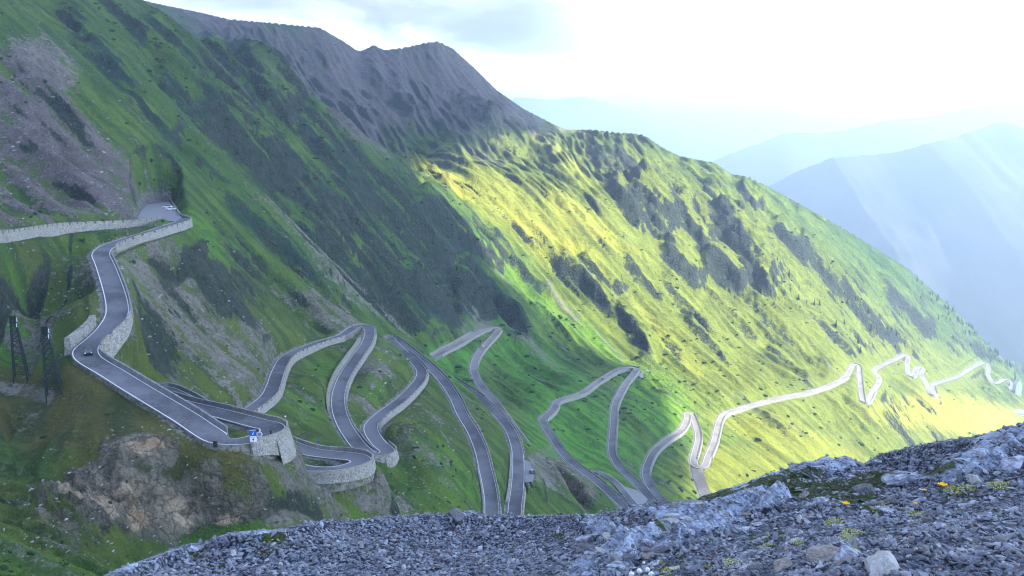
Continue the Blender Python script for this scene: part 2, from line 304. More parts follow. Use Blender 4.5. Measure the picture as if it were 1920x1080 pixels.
# keep the skyline at its measured height
SKY = np.array([(200,-22),(240,-6),(300,8),(370,22),(430,36),(500,42),(560,48),(600,52),(640,75),(672,96),(686,92),(700,84),(712,90),(722,94),(760,89),(800,80),(822,78),(850,92),(890,128),(930,168),(980,203),(1040,234),(1062,243),(1110,243),(1160,249),(1190,250),(1212,256),(1240,275),(1270,291),(1300,298),(1340,305),(1370,326),(1400,331),(1440,350),(1500,383),(1560,416),(1620,452),(1700,502),(1750,545),(1800,592),(1850,642),(1890,682)], float)
_b = ray(SKY[:,0], SKY[:,1]); _sa = np.arctan2(_b[0], _b[1]); _st = _b[2]/np.hypot(_b[0], _b[1]); tt = np.interp(az, _sa, _st)
for _ in range(3):
    el = np.where(RR > 900, Zt/RR, -9); im = el.argmax(0); ex = el.max(0)-tt
    ex = np.where((az > _sa[0]) & (az < _sa[-1]), ex, 0); ker = np.ones(7)/7; ex = np.convolve(np.pad(ex, 3, mode='edge'), ker, 'valid')
    lm = np.convolve(np.pad(lr[im], 10, mode='edge'), np.ones(21)/21, 'valid')
    Zt = Zt - ex[None]*RR*np.exp(-((LR-lm[None])/.16)**2)*np.where(RD < 6, 0, 1)
GZ = Zt
# ------------------------------------------------------------------ what grows or lies where
scree = patch([(330,620,330,120,38,.42),(760,800,160,70,35,.42),(60,620,110,90,20,.35),(480,800,160,60,30,.4),(320,560,170,90,42,.85),(430,660,110,60,40,.9),(640,520,110,30,40,.6),(700,690,50,50,0,.7),(800,840,100,24,30,.6),(640,760,30,50,10,.4),(230,690,60,30,20,.5),(560,760,40,40,0,.4),(60,960,80,30,30,.5),(120,300,230,95,38,1),(60,170,90,110,30,.9),(0,380,150,60,10,.8),(330,600,80,120,-50,.75),(300,620,60,40,0,.8),(470,640,60,60,0,.7),(700,700,40,60,0,.7),(600,480,300,22,38,.45),(760,780,60,14,35,.5),
               (600,960,220,50,8,1.1),(540,890,130,40,25,1.1),(720,930,80,30,20,1),(800,900,90,22,25,.5),(1020,880,45,50,20,.9),(1030,820,90,10,38,.5),(760,150,330,100,14,1.3),(560,110,250,50,22,1.3),(430,40,160,30,20,1.3),(640,190,150,50,42,1.2),(100,560,70,60,20,.5),(210,520,25,70,0,.5),
               (60,740,100,16,12,.6),(900,290,90,26,20,.5),(1060,570,70,9,45,.8),(1140,640,70,6,50,.7),(960,560,60,20,42,.4),(840,60,200,60,25,1),(130,1040,120,25,25,.5),(700,560,120,22,40,.7),(620,590,90,30,30,.7),(880,600,60,26,30,.8),(990,650,110,10,42,.7)])
violet = patch([(80,280,260,130,38,1.2),(0,400,200,60,5,1),(640,150,420,130,16,1.3),(300,40,300,60,10,1)], nz=.3)
lush = patch([(850,680,60,45,30,1),(1050,740,220,60,40,.9),(1080,840,120,60,35,1),(1230,750,90,60,40,1),(560,750,60,30,40,.8),(500,780,30,20,0,.8),(250,530,30,90,-15,.6),(820,850,90,30,28,.8),(300,470,90,22,15,.6),(30,650,70,45,10,1),
              (700,720,26,40,0,.8),(600,690,35,20,0,.7),(1000,560,200,26,42,.7),(1130,640,90,16,45,1),(870,900,60,40,30,.6),(930,870,14,70,0,.5),(230,730,120,14,32,.6),(700,830,60,30,40,.4),(350,420,160,30,38,.7)])
sunlit_gold = patch([(1350,560,640,230,38,.40),(1700,700,240,110,25,.4),(1800,780,200,50,5,.9),(1000,420,240,60,36,.6),(1450,870,200,60,-10,.5),(850,340,120,26,30,.8),(950,400,170,26,28,.7),(1030,440,140,22,25,.8),(1300,430,220,20,38,.4),(1100,420,150,30,32,.7),(1050,300,90,22,40,.6),(1150,460,120,18,20,.6),(1350,880,60,60,0,.5),(1500,830,220,40,20,.6),(1760,810,160,30,0,.5),(1250,640,140,24,45,.6)])  # dry gold meadow, plus sunlight painted over the lit slope as brighter grass
olive = patch([(380,640,330,170,35,.45),(800,800,230,90,30,.35),(120,780,260,90,8,1.2),(330,890,230,80,0,1),(120,1000,200,60,20,.5),(250,600,120,60,0,.4),(60,520,90,60,0,.5),(420,560,160,60,40,.4),(620,900,120,50,10,.4),(560,960,60,20,0,.6),(420,800,60,12,30,.5)])
tan = patch([(262,850,26,20,0,1),(290,835,24,14,0,.9),(235,965,26,22,0,.8),(185,985,60,10,38,.8),(140,960,50,10,38,.6),(330,955,30,26,0,.6),(262,1015,26,16,0,.7),(345,990,26,14,0,.6),(430,985,30,14,0,.8),(680,930,30,14,40,.3)])
rock = np.clip(crag*.78 + cliff*.85, 0, 1)
sx_, sl_ = np.gradient(Zt, dLR, dAZ); stp = np.hypot(sx_, sl_)/RR
rock = np.clip(np.maximum(rock, sst(1.3, 1.9, stp)*sst(2, 6, RD)*.8), 0, 1)
bank = (1-sst(.6, 2.2+.8*(RR>400), RD+.5*B3))*(.80-.70*down)

def make_mesh(name, V, Fq, mats=(), smooth=True):
    me = bpy.data.meshes.new(name); V = np.asarray(V, np.float32); Fq = np.asarray(Fq, np.int32)
    me.vertices.add(len(V)); me.vertices.foreach_set('co', V.ravel())
    k = Fq.shape[1]; me.loops.add(Fq.size); me.loops.foreach_set('vertex_index', Fq.ravel())
    me.polygons.add(len(Fq)); me.polygons.foreach_set('loop_start', np.arange(0, Fq.size, k, dtype=np.int32))
    me.update(calc_edges=True)
    me.polygons.foreach_set('use_smooth', np.full(len(Fq), smooth))
    for m_ in mats: me.materials.append(m_)
    return me
def attr(me, name, a):
    at = me.attributes.new(name, 'FLOAT', 'POINT'); at.data.foreach_set('value', np.asarray(a, np.float32).ravel())
def gridfaces(nr, na):
    i = np.arange(nr*na).reshape(nr, na)
    return np.stack([i[:-1,:-1].ravel(), i[:-1,1:].ravel(), i[1:,1:].ravel(), i[1:,:-1].ravel()], 1)[:, ::-1]
def add(name, me, parent=None, **kw):
    o = bpy.data.objects.new(name, me); COL.objects.link(o)
    if parent is not None: o.parent = parent
    for k_, v_ in kw.items(): o[k_] = v_
    return o

# ------------------------------------------------------------------ materials
def mat(name, build):
    m = bpy.data.materials.new(name); m.use_nodes = True; nt = m.node_tree; nt.nodes.clear()
    out = nt.nodes.new('ShaderNodeOutputMaterial'); build(nt, out); return m
class NB:
    def __init__(s, nt): s.nt = nt
    def n(s, t, **kw):
        nd = s.nt.nodes.new(t)
        for k, v in kw.items(): setattr(nd, k, v)
        return nd
    def l(s, a, b): s.nt.links.new(a, b)
    def val(s, sock, v):
        if isinstance(v, (int, float)): sock.default_value = v
        elif isinstance(v, tuple): sock.default_value = v if len(v) == len(sock.default_value) else v + (1,)
        else: s.l(v, sock)
    def math(s, op, a, b=0.0, clamp=False):
        nd = s.n('ShaderNodeMath', operation=op, use_clamp=clamp); s.val(nd.inputs[0], a); s.val(nd.inputs[1], b); return nd.outputs[0]
    def mix(s, f, a, b, blend='MIX'):
        nd = s.n('ShaderNodeMix', data_type='RGBA', blend_type=blend); nd.clamp_factor = True
        s.val(nd.inputs[0], f); s.val(nd.inputs[6], a); s.val(nd.inputs[7], b); return nd.outputs[2]
    def attr(s, name): return s.n('ShaderNodeAttribute', attribute_name=name).outputs['Fac']
    def noise(s, vec, scale, detail=4, rough=.6, dist=0.0):
        nd = s.n('ShaderNodeTexNoise'); nd.inputs['Scale'].default_value = scale; nd.inputs['Detail'].default_value = detail
        nd.inputs['Roughness'].default_value = rough; nd.inputs['Distortion'].default_value = dist
        if vec is not None: s.l(vec, nd.inputs['Vector'])
        return nd.outputs['Fac']
    def rng(s, x, a, b, c=0.0, d=1.0):
        nd = s.n('ShaderNodeMapRange', interpolation_type='SMOOTHSTEP'); s.val(nd.inputs[0], x)
        for i, v in enumerate((a, b, c, d)): nd.inputs[i+1].default_value = v
        return nd.outputs[0]
    def obj(s): return s.n('ShaderNodeTexCoord').outputs['Object']
    def vor(s, vec, scale, feature='F1', out='Distance', rnd=1.0):
        nd = s.n('ShaderNodeTexVoronoi', feature=feature); nd.inputs['Scale'].default_value = scale; nd.inputs['Randomness'].default_value = rnd
        if vec is not None: s.l(vec, nd.inputs['Vector'])
        return nd.outputs[out]
    def bump(s, h, strength=.5, dist=1.0):
        nd = s.n('ShaderNodeBump'); nd.inputs['Strength'].default_value = strength; nd.inputs['Distance'].default_value = dist; s.l(h, nd.inputs['Height']); return nd.outputs[0]
    def bsdf(s, out, col, rough=.9, normal=None, spec=.2, metal=0.0):
        b = s.n('ShaderNodeBsdfPrincipled'); s.val(b.inputs['Base Color'], col); s.val(b.inputs['Roughness'], rough)
        b.inputs['Specular IOR Level'].default_value = spec; b.inputs['Metallic'].default_value = metal
        if normal is not None: s.l(normal, b.inputs['Normal'])
        s.l(b.outputs[0], out.inputs['Surface']); return b

def b_terrain(nt, out):
    N = NB(nt); v = N.obj()
    st = N.attr('streak'); st2 = N.attr('streak2'); br = N.attr('rib')
    n1 = N.noise(v, .02, 6, .65); n2 = N.noise(v, .16, 6, .7); n3 = N.noise(v, .9, 5, .75)
    g = N.mix(N.rng(n1, .35, .65), (.062,.130,.030), (.12,.195,.032))
    g = N.mix(N.attr('lush'), g, (.10,.275,.025))
    g = N.mix(N.attr('sunlit_gold'), g, (.43,.41,.055))
    g = N.mix(N.attr('olive'), g, (.125,.115,.035))
    g = N.mix(N.rng(N.math('ADD', N.math('MULTIPLY', st, .12), n2), .40, .64), g, N.mix(N.math('SUBTRACT', .55, N.math('MULTIPLY', N.attr('sunlit_gold'), .4)), g, (.016,.05,.022)))  # dark mottling weakened where the lit slope is painted brighter
    g = N.mix(N.math('MULTIPLY', N.rng(n3, .52, .68), .55), g, (.20,.22,.075))
    sc = N.mix(N.rng(n2, .3, .7), N.mix(N.attr('violet'), (.15,.14,.115), (.125,.098,.098)), N.mix(N.attr('violet'), (.265,.24,.20), (.215,.18,.17)))
    sc = N.mix(N.rng(n3, .36, .5, .8, 0), sc, (.05,.05,.058))
    hot = N.rng(n3, .62, .69); sc = N.mix(hot, sc, (.42,.41,.39))
    wn = N.n('ShaderNodeTexNoise'); wn.inputs['Scale'].default_value = .3; wn.inputs['Detail'].default_value = 5; N.l(v, wn.inputs['Vector']); wv = N.n('ShaderNodeVectorMath', operation='MULTIPLY_ADD'); N.l(wn.outputs['Color'], wv.inputs[0]); wv.inputs[1].default_value = (5,5,9); N.l(v, wv.inputs[2]); ve = N.vor(wv.outputs[0], .25, 'DISTANCE_TO_EDGE'); ve2 = N.vor(wv.outputs[0], .8, 'DISTANCE_TO_EDGE')
    rk = N.mix(N.rng(n2, .3, .65), (.020,.036,.026), (.07,.085,.065))  # rock tone kept dark to carry the shade of the crag faces
    rk = N.mix(N.rng(n3, .58, .76), rk, (.22,.21,.20))
    tn = N.mix(N.rng(n2,.35,.6),(.36,.22,.12),(.5,.40,.28)); tm = N.rng(N.math('ADD', N.attr('tan'), N.math('MULTIPLY', N.math('SUBTRACT', n2, .5), 2.0)), .3, .7); rk = N.mix(N.math('MULTIPLY', N.attr('cliff'), .8), rk, N.mix(N.rng(n2,.35,.62),(.14,.112,.075),(.36,.30,.22))); rk = N.mix(tm, rk, tn)
    rk = N.mix(N.rng(ve2, 0, .07, .35, 0), rk, (.03,.03,.03)); rk = N.mix(N.rng(ve, 0, .08, .6, 0), rk, (.025,.025,.025))
    t = N.math('ADD', N.math('MULTIPLY', N.attr('scree'), .9), N.math('MULTIPLY', st, .17)); t = N.math('ADD', t, N.math('MULTIPLY', st2, .13))
    t = N.math('ADD', t, N.math('MULTIPLY', N.math('SUBTRACT', n2, .5), 1.9)); t = N.math('ADD', t, N.math('MULTIPLY', N.math('SUBTRACT', n3, .5), 1.1))
    c = N.mix(N.rng(t, .40, .86), g, sc)
    sb = N.math('ADD', N.attr('shade_scrub'), N.math('MULTIPLY', N.math('SUBTRACT', n2, .5), 1.4)); sb = N.math('ADD', sb, N.math('MULTIPLY', st, .12)); c = N.mix(N.math('MULTIPLY', N.rng(sb, .3, .75), .85), c, N.mix(N.rng(n3, .4, .65), (.012,.036,.034), (.042,.062,.064)))  # dark tone: painted shade on rib flanks, real growth in the ditch
    r = N.math('ADD', N.attr('rock'), N.math('MULTIPLY', N.math('SUBTRACT', n2, .5), 1.6)); r = N.math('ADD', r, N.math('MULTIPLY', st2, .1))
    c = N.mix(N.rng(r, .38, .6), c, rk)
    bk = N.math('ADD', N.attr('bank'), N.math('MULTIPLY', N.math('SUBTRACT', n3, .5), 1.2))
    c = N.mix(N.rng(bk, .35, .7), c, N.mix(N.rng(n3,.35,.65),(.15,.145,.14),(.34,.32,.30)))
    h = N.math('ADD', N.math('MULTIPLY', n2, 4.0), N.math('MULTIPLY', n3, 1.5)); h = N.math('ADD', h, N.math('MULTIPLY', N.math('MULTIPLY', N.attr('rock'), N.rng(ve, 0, .5)), 2.0))
    n5 = N.noise(v, .055, 5, .7); c = N.mix(N.math('MULTIPLY', N.rng(n5, .48, .62), .38), c, N.mix(.5, c, (.02,.055,.02)))
    N.bsdf(out, c, .95, N.bump(h, 1.0, 1.2), .1)
M_ter = mat('alpine_grass_and_scree', b_terrain)

V = np.stack([GX, GY, GZ], -1).reshape(-1, 3)
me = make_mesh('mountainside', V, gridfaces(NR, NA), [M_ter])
for nm, a in (('streak', L3), ('streak2', L2), ('rib', L1), ('scree', scree), ('lush', lush), ('sunlit_gold', sunlit_gold), ('olive', olive), ('tan', tan), ('rock', rock), ('violet', violet), ('shade_scrub', SM*(.7+.5*B1)), ('cliff', cliff), ('bank', bank)): attr(me, nm, a)
add('mountainside', me, kind='structure')

# ------------------------------------------------------------------ road ribbons
def frames(c):
    t = np.gradient(c, axis=0); t[:, 2] = 0; t /= np.linalg.norm(t, axis=1)[:, None] + 1e-9
    nrm = np.stack([t[:, 1], -t[:, 0], np.zeros(len(t))], 1)     # to the right of travel
    return t, nrm
def ribbon(c, nrm, a, b, lift):
    V = np.empty((len(c)*2, 3)); V[0::2] = c + nrm*np.asarray(a).reshape(-1,1) + [0,0,lift]; V[1::2] = c + nrm*np.asarray(b).reshape(-1,1) + [0,0,lift]
    i = np.arange(len(c)-1)*2; return V, np.stack([i, i+1, i+3, i+2], 1)
def b_asph(nt, out):
    N = NB(nt); v = N.obj()
    n1 = N.noise(v, .045, 5, .65); n2 = N.noise(v, 1.2, 4, .7)
    c = N.mix(N.rng(n1, .42, .58), (.07,.07,.08), (.14,.138,.15)); c = N.mix(N.math('MULTIPLY', N.rng(n2, .4, .7), .5), c, (.16,.16,.165))
    sp = N.n('ShaderNodeSeparateXYZ'); N.l(v, sp.inputs[0]); c = N.mix(N.rng(sp.outputs[1], 500, 720, 0, .75), c, N.mix(N.rng(n1, .4, .6), (.27,.235,.20), (.36,.32,.28)))  # far lanes painted cream for the sunlight on them
    N.bsdf(out, c, .95, None, .08)
M_asph = mat('worn_sunlit_asphalt', b_asph)
def b_line(nt, out):
    N = NB(nt); n = N.noise(N.obj(), .8, 4, .7); N.bsdf(out, N.mix(N.rng(n, .5, .8), (.66,.66,.66), (.42,.42,.42)), .8)
M_line = mat('white_road_paint', b_line)
M_emb = mat('earth_and_rubble', lambda nt, out: (lambda N: N.bsdf(out, N.mix(N.rng(N.noise(N.obj(), 1.1, 6, .75), .38, .62), (.07,.075,.045), (.22,.21,.18)), .95, None, .1))(NB(nt)))
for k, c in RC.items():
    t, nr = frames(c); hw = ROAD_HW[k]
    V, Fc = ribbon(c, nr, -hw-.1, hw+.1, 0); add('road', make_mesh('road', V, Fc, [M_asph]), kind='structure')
    for sd_ in (-1, 1):
        o_ = c + nr*sd_*(hw+.08); V = np.empty((len(c)*2, 3)); V[0::2] = o_ + [0,0,-.03]; V[1::2] = o_ + nr*sd_*.25 - [0,0,4.2]; i_ = np.arange(len(c)-1)*2
        add('road_embankment', make_mesh('road_embankment', V, np.stack([i_, i_+1, i_+3, i_+2], 1), [M_emb]), kind='structure')
    if k != 'spur':
        V1, F1 = ribbon(c, nr, -hw+.12, -hw+.31, .03); V2, F2 = ribbon(c, nr, hw-.31, hw-.12, .03)
        add('road_edge_line', make_mesh('road_edge_line', np.r_[V1, V2], np.r_[F1, F2+len(V1)], [M_line]), kind='structure')
exec_objects = True
#INSERT_OBJECTS
# ------------------------------------------------------------------ air, cloud added for its shadow, and far mountains
_vis_ok = None
def ground_at(px, py, dmin=0):
    """world point of the mountainside first met along the ray through px,py"""
    a, b, c = ray(px, py); t = np.exp(np.linspace(math.log(max(R0*1.05, dmin)), math.log(R1*.98), 1500))
    hyp = math.hypot(a, b); x, y, z = a/hyp*t, b/hyp*t, c/hyp*t
    I = (np.log(t)-lr[0])/dLR; J = np.full_like(I, (math.atan2(a, b)-AZ0)/dAZ)
    below = z < bil(GZ, I, J); k = int(np.argmax(below))
    if not below[k]: return None
    return np.array([x[k], y[k], z[k]])
def ground_z(x, y):
    r = math.hypot(x, y); return float(bil(GZ, np.array([(math.log(max(r,R0))-lr[0])/dLR]), np.array([(math.atan2(x, y)-AZ0)/dAZ]))[0])

SUN_AZ, SUN_EL = R(98), R(35)
SV = np.array([math.sin(SUN_AZ)*math.cos(SUN_EL), math.cos(SUN_AZ)*math.cos(SUN_EL), math.sin(SUN_EL)])
HC = 1000.0  # unseen cloud added to block the sun; outline set by the wanted shadow edge
edge_px = [(1062,238),(1010,238),(950,243),(900,262),(850,285),(800,305),(775,325),(800,370),(850,430),(920,500),(1000,570),(1070,630),(1140,672),(1185,685),(1215,700),(1230,735),(1262,790),(1262,815),(1285,850),(1300,900),(1278,928)]
ring = []
for p in edge_px:
    g = ground_at(*p)
    if g is None: g = atd(p[0], p[1]+6, 1380)
    ring.append(g + SV*((HC-g[2])/SV[2]))
def lift(x, y, z): g = np.array([x, y, z], float); return g + SV*((HC-z)/SV[2])
ring += [lift(140,400,-230), lift(200,200,-100), lift(260,-60,0), lift(300,-500,0), lift(-900,-500,0), lift(-1500,400,200), lift(-1500,2300,200), lift(-300,2300,100), lift(-60,1900,50)]
ring = np.array(ring)
Q = []
for i in range(len(ring)):
    a, b = ring[i], ring[(i+1) % len(ring)]; nseg = max(1, int(np.linalg.norm(b-a)/25))
    for s_ in range(nseg): Q.append(a+(b-a)*s_/nseg)
Q = np.array(Q); jit = gnoise(Q[:,0]/60, Q[:,1]/60)*14 + gnoise(Q[:,0]/22, Q[:,1]/22)*8
cen = Q.mean(0); dirv = Q-cen; dirv[:,2] = 0; dirv /= np.linalg.norm(dirv, axis=1)[:,None]; Q = Q + dirv*jit[:,None]; Q[:,2] = HC
nq = len(Q); rings = [(1.0, 0), (.985, 22), (.95, 48), (.86, 80), (.6, 110), (.3, 125)]
V = []
for f_, h_ in rings:
    P_ = cen + (Q-cen)*f_; P_[:,2] = HC + h_ + (gnoise(P_[:,0]/90, P_[:,1]/90)*30 if h_ else 0); V.append(P_)
P_ = cen + (Q-cen)*.97; P_[:,2] = HC-10; V.append(P_)
V = np.concatenate(V); bm = bmesh.new(); vs = [bm.verts.new(v) for v in V]
for k_ in range(len(rings)-1):
    for i in range(nq): bm.faces.new((vs[k_*nq+i], vs[k_*nq+(i+1)%nq], vs[(k_+1)*nq+(i+1)%nq], vs[(k_+1)*nq+i]))
top = bm.verts.new((cen[0], cen[1], HC+130)); k_ = len(rings)-1
for i in range(nq): bm.faces.new((vs[k_*nq+i], vs[k_*nq+(i+1)%nq], top))
bot = (k_+1)*nq; 
for i in range(nq): bm.faces.new((vs[bot+i], vs[bot+(i+1)%nq], vs[(i+1)%nq], vs[i]))
bm.faces.new([vs[bot+i] for i in range(nq)][::-1])
bmesh.ops.triangulate(bm, faces=[f for f in bm.faces if len(f.verts) > 4])
me = bpy.data.meshes.new('shade_cloud'); bm.to_mesh(me); bm.free()
def b_shade_cloud(nt, out):
    N = NB(nt); d = N.n('ShaderNodeBsdfDiffuse'); d.inputs[0].default_value = (.85,.87,.9,1); t = N.n('ShaderNodeBsdfTranslucent'); t.inputs[0].default_value = (.75,.8,.9,1)
    m = N.n('ShaderNodeMixShader'); m.inputs[0].default_value = .5; N.l(d.outputs[0], m.inputs[1]); N.l(t.outputs[0], m.inputs[2]); N.l(m.outputs[0], out.inputs['Surface'])
me.materials.append(mat('white_shade_cloud', b_shade_cloud)); add('shade_cloud', me, kind='stuff', label='broad white cloud added out of view above the pass to shade the near slope')

# far mountains
def b_far(nt, out):
    N = NB(nt); v = N.obj(); n = N.noise(v, .004, 6, .65)
    c = N.mix(N.rng(n, .4, .6), (.04,.06,.035), (.09,.09,.08)); N.bsdf(out, c, .95, None, .1)
M_far = mat('distant_forest_and_rock', b_far)
def far_range(name, L, foot, label):
    """L: skyline as (px, py, distance); a ridge with a front and a back slope"""
    L = np.array(L, float); px = np.linspace(L[0,0], L[-1,0], 260)
    py = np.interp(px, L[:,0], L[:,1]); d = np.interp(px, L[:,0], L[:,2])
    top = np.array([atd(a, b, c) for a, b, c in zip(px, py, d)])
    top[:,2] += fbm(px/22, px*0+3.3, 4)*d/F*4
    rows = []; vv = np.linspace(-1, 1, 90)
    for v_ in vv:
        h = (top[:,2]-foot)*(1-abs(v_)); off = (top[:,2]-foot)*v_/ .62
        P_ = top.copy(); P_[:,1] += off; P_[:,2] = foot + h
        k_ = (1-abs(v_))*abs(v_)*4
        P_[:,2] += k_*(fbm(P_[:,0]/600, P_[:,1]/900, 5, True))*80*(d/5000) ; P_[:,1] += k_*gnoise(P_[:,0]/500, P_[:,1]/900+9)*120
        rows.append(P_)
    V = np.concatenate(rows); o = add(name, make_mesh(name, V, gridfaces(90, 260)[:, ::-1], [M_far]), kind='structure'); return o
far_range('wooded_ridge', [(1500,560,2300),(1700,575,2300),(1760,580,2300),(1800,600,2250),(1850,650,2200),(1920,705,2150),(2050,800,2100),(2200,900,2100)], -900, '')
far_range('far_mountain', [(1250,420,4600),(1440,347,4600),(1500,318,4500),(1560,294,4400),(1620,288,4400),(1680,284,4300),(1740,266,4200),(1790,256,4200),(1830,240,4200),(1880,224,4200),(1905,234,4200),(1960,245,4200),(2100,190,4300),(2300,120,4400)], -900, '')
far_range('farther_mountain', [(1150,380,7400),(1330,302,7400),(1400,275,7300),(1450,256,7200),(1470,248,7200),(1560,246,7200),(1650,226,7200),(1750,215,7300),(1900,180,7500),(2200,120,7600)], -1200, '')
far_range('farthest_mountain', [(700,260,15600),(900,205,15600),(970,180,15600),(1030,185,15600),(1090,180,15600),(1140,190,15600),(1200,215,15600),(1300,290,15600),(1450,380,15600)], -1200, '')
# valley floor sheet that carries everything to the horizon
bm = bmesh.new(); bmesh.ops.create_grid(bm, x_segments=40, y_segments=40, size=8000)
for v_ in bm.verts: v_.co = Vector((v_.co.x+1500, v_.co.y+7900, -905+25*math.sin(v_.co.x/1100)))
me = bpy.data.meshes.new('ground'); bm.to_mesh(me); bm.free(); me.materials.append(M_far); add('ground', me, kind='structure')
# air
bm = bmesh.new(); bmesh.ops.create_cube(bm, size=1)
bmesh.ops.transform(bm, matrix=Matrix.Translation((1500, 7950, -90)) @ Matrix.Diagonal((20400, 17000, 1690, 1)), verts=bm.verts)
me = bpy.data.meshes.new('haze'); bm.to_mesh(me); bm.free()
def b_haze(nt, out):
    N = NB(nt); v = N.n('ShaderNodeVolumePrincipled'); v.inputs['Color'].default_value = (.62,.80,1,1); v.inputs['Density'].default_value = HAZE; v.inputs['Anisotropy'].default_value = .45
    N.l(v.outputs[0], out.inputs['Volume'])
HAZE = 2.8e-4
me.materials.append(mat('thin_valley_haze', b_haze)); add('haze', me, kind='stuff')

# ------------------------------------------------------------------ masonry along the road
def b_stone(nt, out):
    N = NB(nt); v = N.obj(); vo = N.vor(v, 2.2); e = N.vor(v, 2.2, 'DISTANCE_TO_EDGE'); cc = N.vor(v, 2.2, 'F1', 'Color'); hs = N.n('ShaderNodeSeparateColor'); N.l(cc, hs.inputs[0])
    n = N.noise(v, .35, 4, .7)
    c = N.mix(hs.outputs[0], (.20,.19,.165), (.40,.37,.32)); c = N.mix(N.rng(n, .4, .7), c, (.34,.33,.31)); c = N.mix(N.rng(e, .0, .07, 1.0, 0.0), c, (.10,.10,.10))
    N.bsdf(out, c, .9, N.bump(N.rng(e, 0, .12), .8, .15), .1)
M_stone = mat('rubble_masonry', b_stone)
def b_conc(nt, out):
    N = NB(nt); v = N.obj(); n = N.noise(v, .6, 5, .7); N.bsdf(out, N.mix(N.rng(n, .35, .7), (.36,.34,.31), (.24,.24,.24)), .9, None, .1)
M_conc = mat('weathered_concrete', b_conc)
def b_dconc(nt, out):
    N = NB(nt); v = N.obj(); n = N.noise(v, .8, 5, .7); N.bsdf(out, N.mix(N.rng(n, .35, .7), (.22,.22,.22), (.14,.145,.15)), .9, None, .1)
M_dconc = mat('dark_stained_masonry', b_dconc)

class Path:
    def __init__(s, k):
        s.c = RC[k]; s.t, s.n = frames(s.c); s.hw = ROAD_HW[k]
        s.px, s.py = proj(s.c[:,0], s.c[:,1], s.c[:,2])
        s.arc = np.r_[0, np.cumsum(np.linalg.norm(np.diff(s.c, axis=0), axis=1))]
        A_ = RP[k]; s.anch = [int(np.argmin(((s.c-a)**2).sum(1))) for a in A_]; s.src = ROADS[k]
    def ix(s, x, y):
        b = min(range(len(s.src)), key=lambda i: (s.src[i][0]-x)**2 + (s.src[i][1]-y)**2)
        return s.anch[b]
PA, PU, PS, PT = Path('a'), Path('upper'), Path('spur'), Path('turnoff')
def sweep(c, n, o1, o2, z1, z2):
    """closed box swept along c; offsets o1<o2 along n, heights z1<z2 (scalars or arrays)"""
    m_ = len(c); o1, o2, z1, z2 = [np.broadcast_to(np.asarray(q, float), (m_,)) for q in (o1, o2, z1, z2)]
    up_ = np.array([0,0,1.0]); P_ = []
    for o, z in ((o1, z1), (o1, z2), (o2, z2), (o2, z1)): P_.append(c + n*o[:,None] + up_*z[:,None])
    V = np.stack(P_, 1).reshape(-1, 3); Fq = []
    for i in range(m_-1):
        for q in range(4): Fq.append((i*4+q, i*4+(q+1)%4, (i+1)*4+(q+1)%4, (i+1)*4+q))
    Fq.append((0,1,2,3)[::-1]); k_ = (m_-1)*4; Fq.append((k_, k_+1, k_+2, k_+3)); return V, np.array(Fq)
def fixn(me):
    bm = bmesh.new(); bm.from_mesh(me); bmesh.ops.recalc_face_normals(bm, faces=bm.faces); bm.to_mesh(me); bm.free(); return me
def wall(P, a, b, side, label, depth=1.2, h=.8, notch=True, m=None, cat='wall', name='parapet_wall', w=.5, gap=1.1, block=3.6, off=.12, group='stone walls edging the hairpin road'):
    i0, i1 = P.ix(*a), P.ix(*b)
    if i0 > i1: i0, i1 = i1, i0
    m = m or M_stone; seg = np.arange(i0, i1+1, 2)
    if len(seg) < 3: return
    c = P.c[seg]; n = P.n[seg]*side; o1 = P.hw+off
    base = c[0].copy(); e = bpy.data.objects.new(name, None); COL.objects.link(e); e.location = base
    e['label'] = label; e['category'] = cat; e['group'] = group; e['kind'] = 'thing'
    if isinstance(depth, tuple): dp = np.interp(np.linspace(0,1,len(c)), np.linspace(0,1,len(depth)), depth)
    else: dp = np.full(len(c), float(depth))
    dp = dp + .8; batter = dp*.12
    m_ = len(c); V = np.concatenate([c + n*(o1) - [0,0,1]*dp[:,None]*1.0, c + n*o1 + [0,0,.12], c + n*(o1+w) + [0,0,.12], c + n*(o1+w+batter[:,None]) - [0,0,1]*dp[:,None]])
    V = V.reshape(4, m_, 3).transpose(1,0,2).reshape(-1,3); Fq = []
    for i in range(m_-1):
        for q in range(4): Fq.append((i*4+q, i*4+(q+1)%4, (i+1)*4+(q+1)%4, (i+1)*4+q))
    Fq.append((3,2,1,0)); k_ = (m_-1)*4; Fq.append((k_, k_+1, k_+2, k_+3))
    add('retaining_face', fixn(make_mesh('retaining_face', V-base, np.array(Fq), [m], False)), e)
    if h > 0:
        s0, s1 = P.arc[i0], P.arc[i1]; L_ = s1-s0
        if notch: nb = max(1, int(L_/(block+gap)))
        else: nb = 1
        nb = min(nb, 100); step = L_/nb
        for q in range(nb):
            a0, a1 = s0+q*step+(gap/2 if notch else 0), s0+(q+1)*step-(gap/2 if notch else 0)
            ss = np.linspace(a0, a1, 4 if notch else max(4, int(L_/2.5)))
            cc = np.stack([np.interp(ss, P.arc, P.c[:,k2]) for k2 in range(3)], 1); nn = np.stack([np.interp(ss, P.arc, P.n[:,k2]) for k2 in range(3)], 1)*side
            V, Fc = sweep(cc, nn, o1+.03, o1+w-.03, .10, .12+h)
            add('parapet_block' if notch else 'parapet', fixn(make_mesh('parapet_block', V-base, Fc, [m], False)), e)
    return e
LFT, RGT = -1, 1
wall(PU, (-60,443), (290,411), RGT, 'long pale rubble wall under the uppermost road at the left edge of the photo', depth=(4,3.5,2.8,1.8,1.2,.8), w=.6)
wall(PA, (343,411), (197,465), LFT, 'pale notched wall running down from the hairpin beside the parking area', depth=(2.2,1.6,1.4,1.2,1))
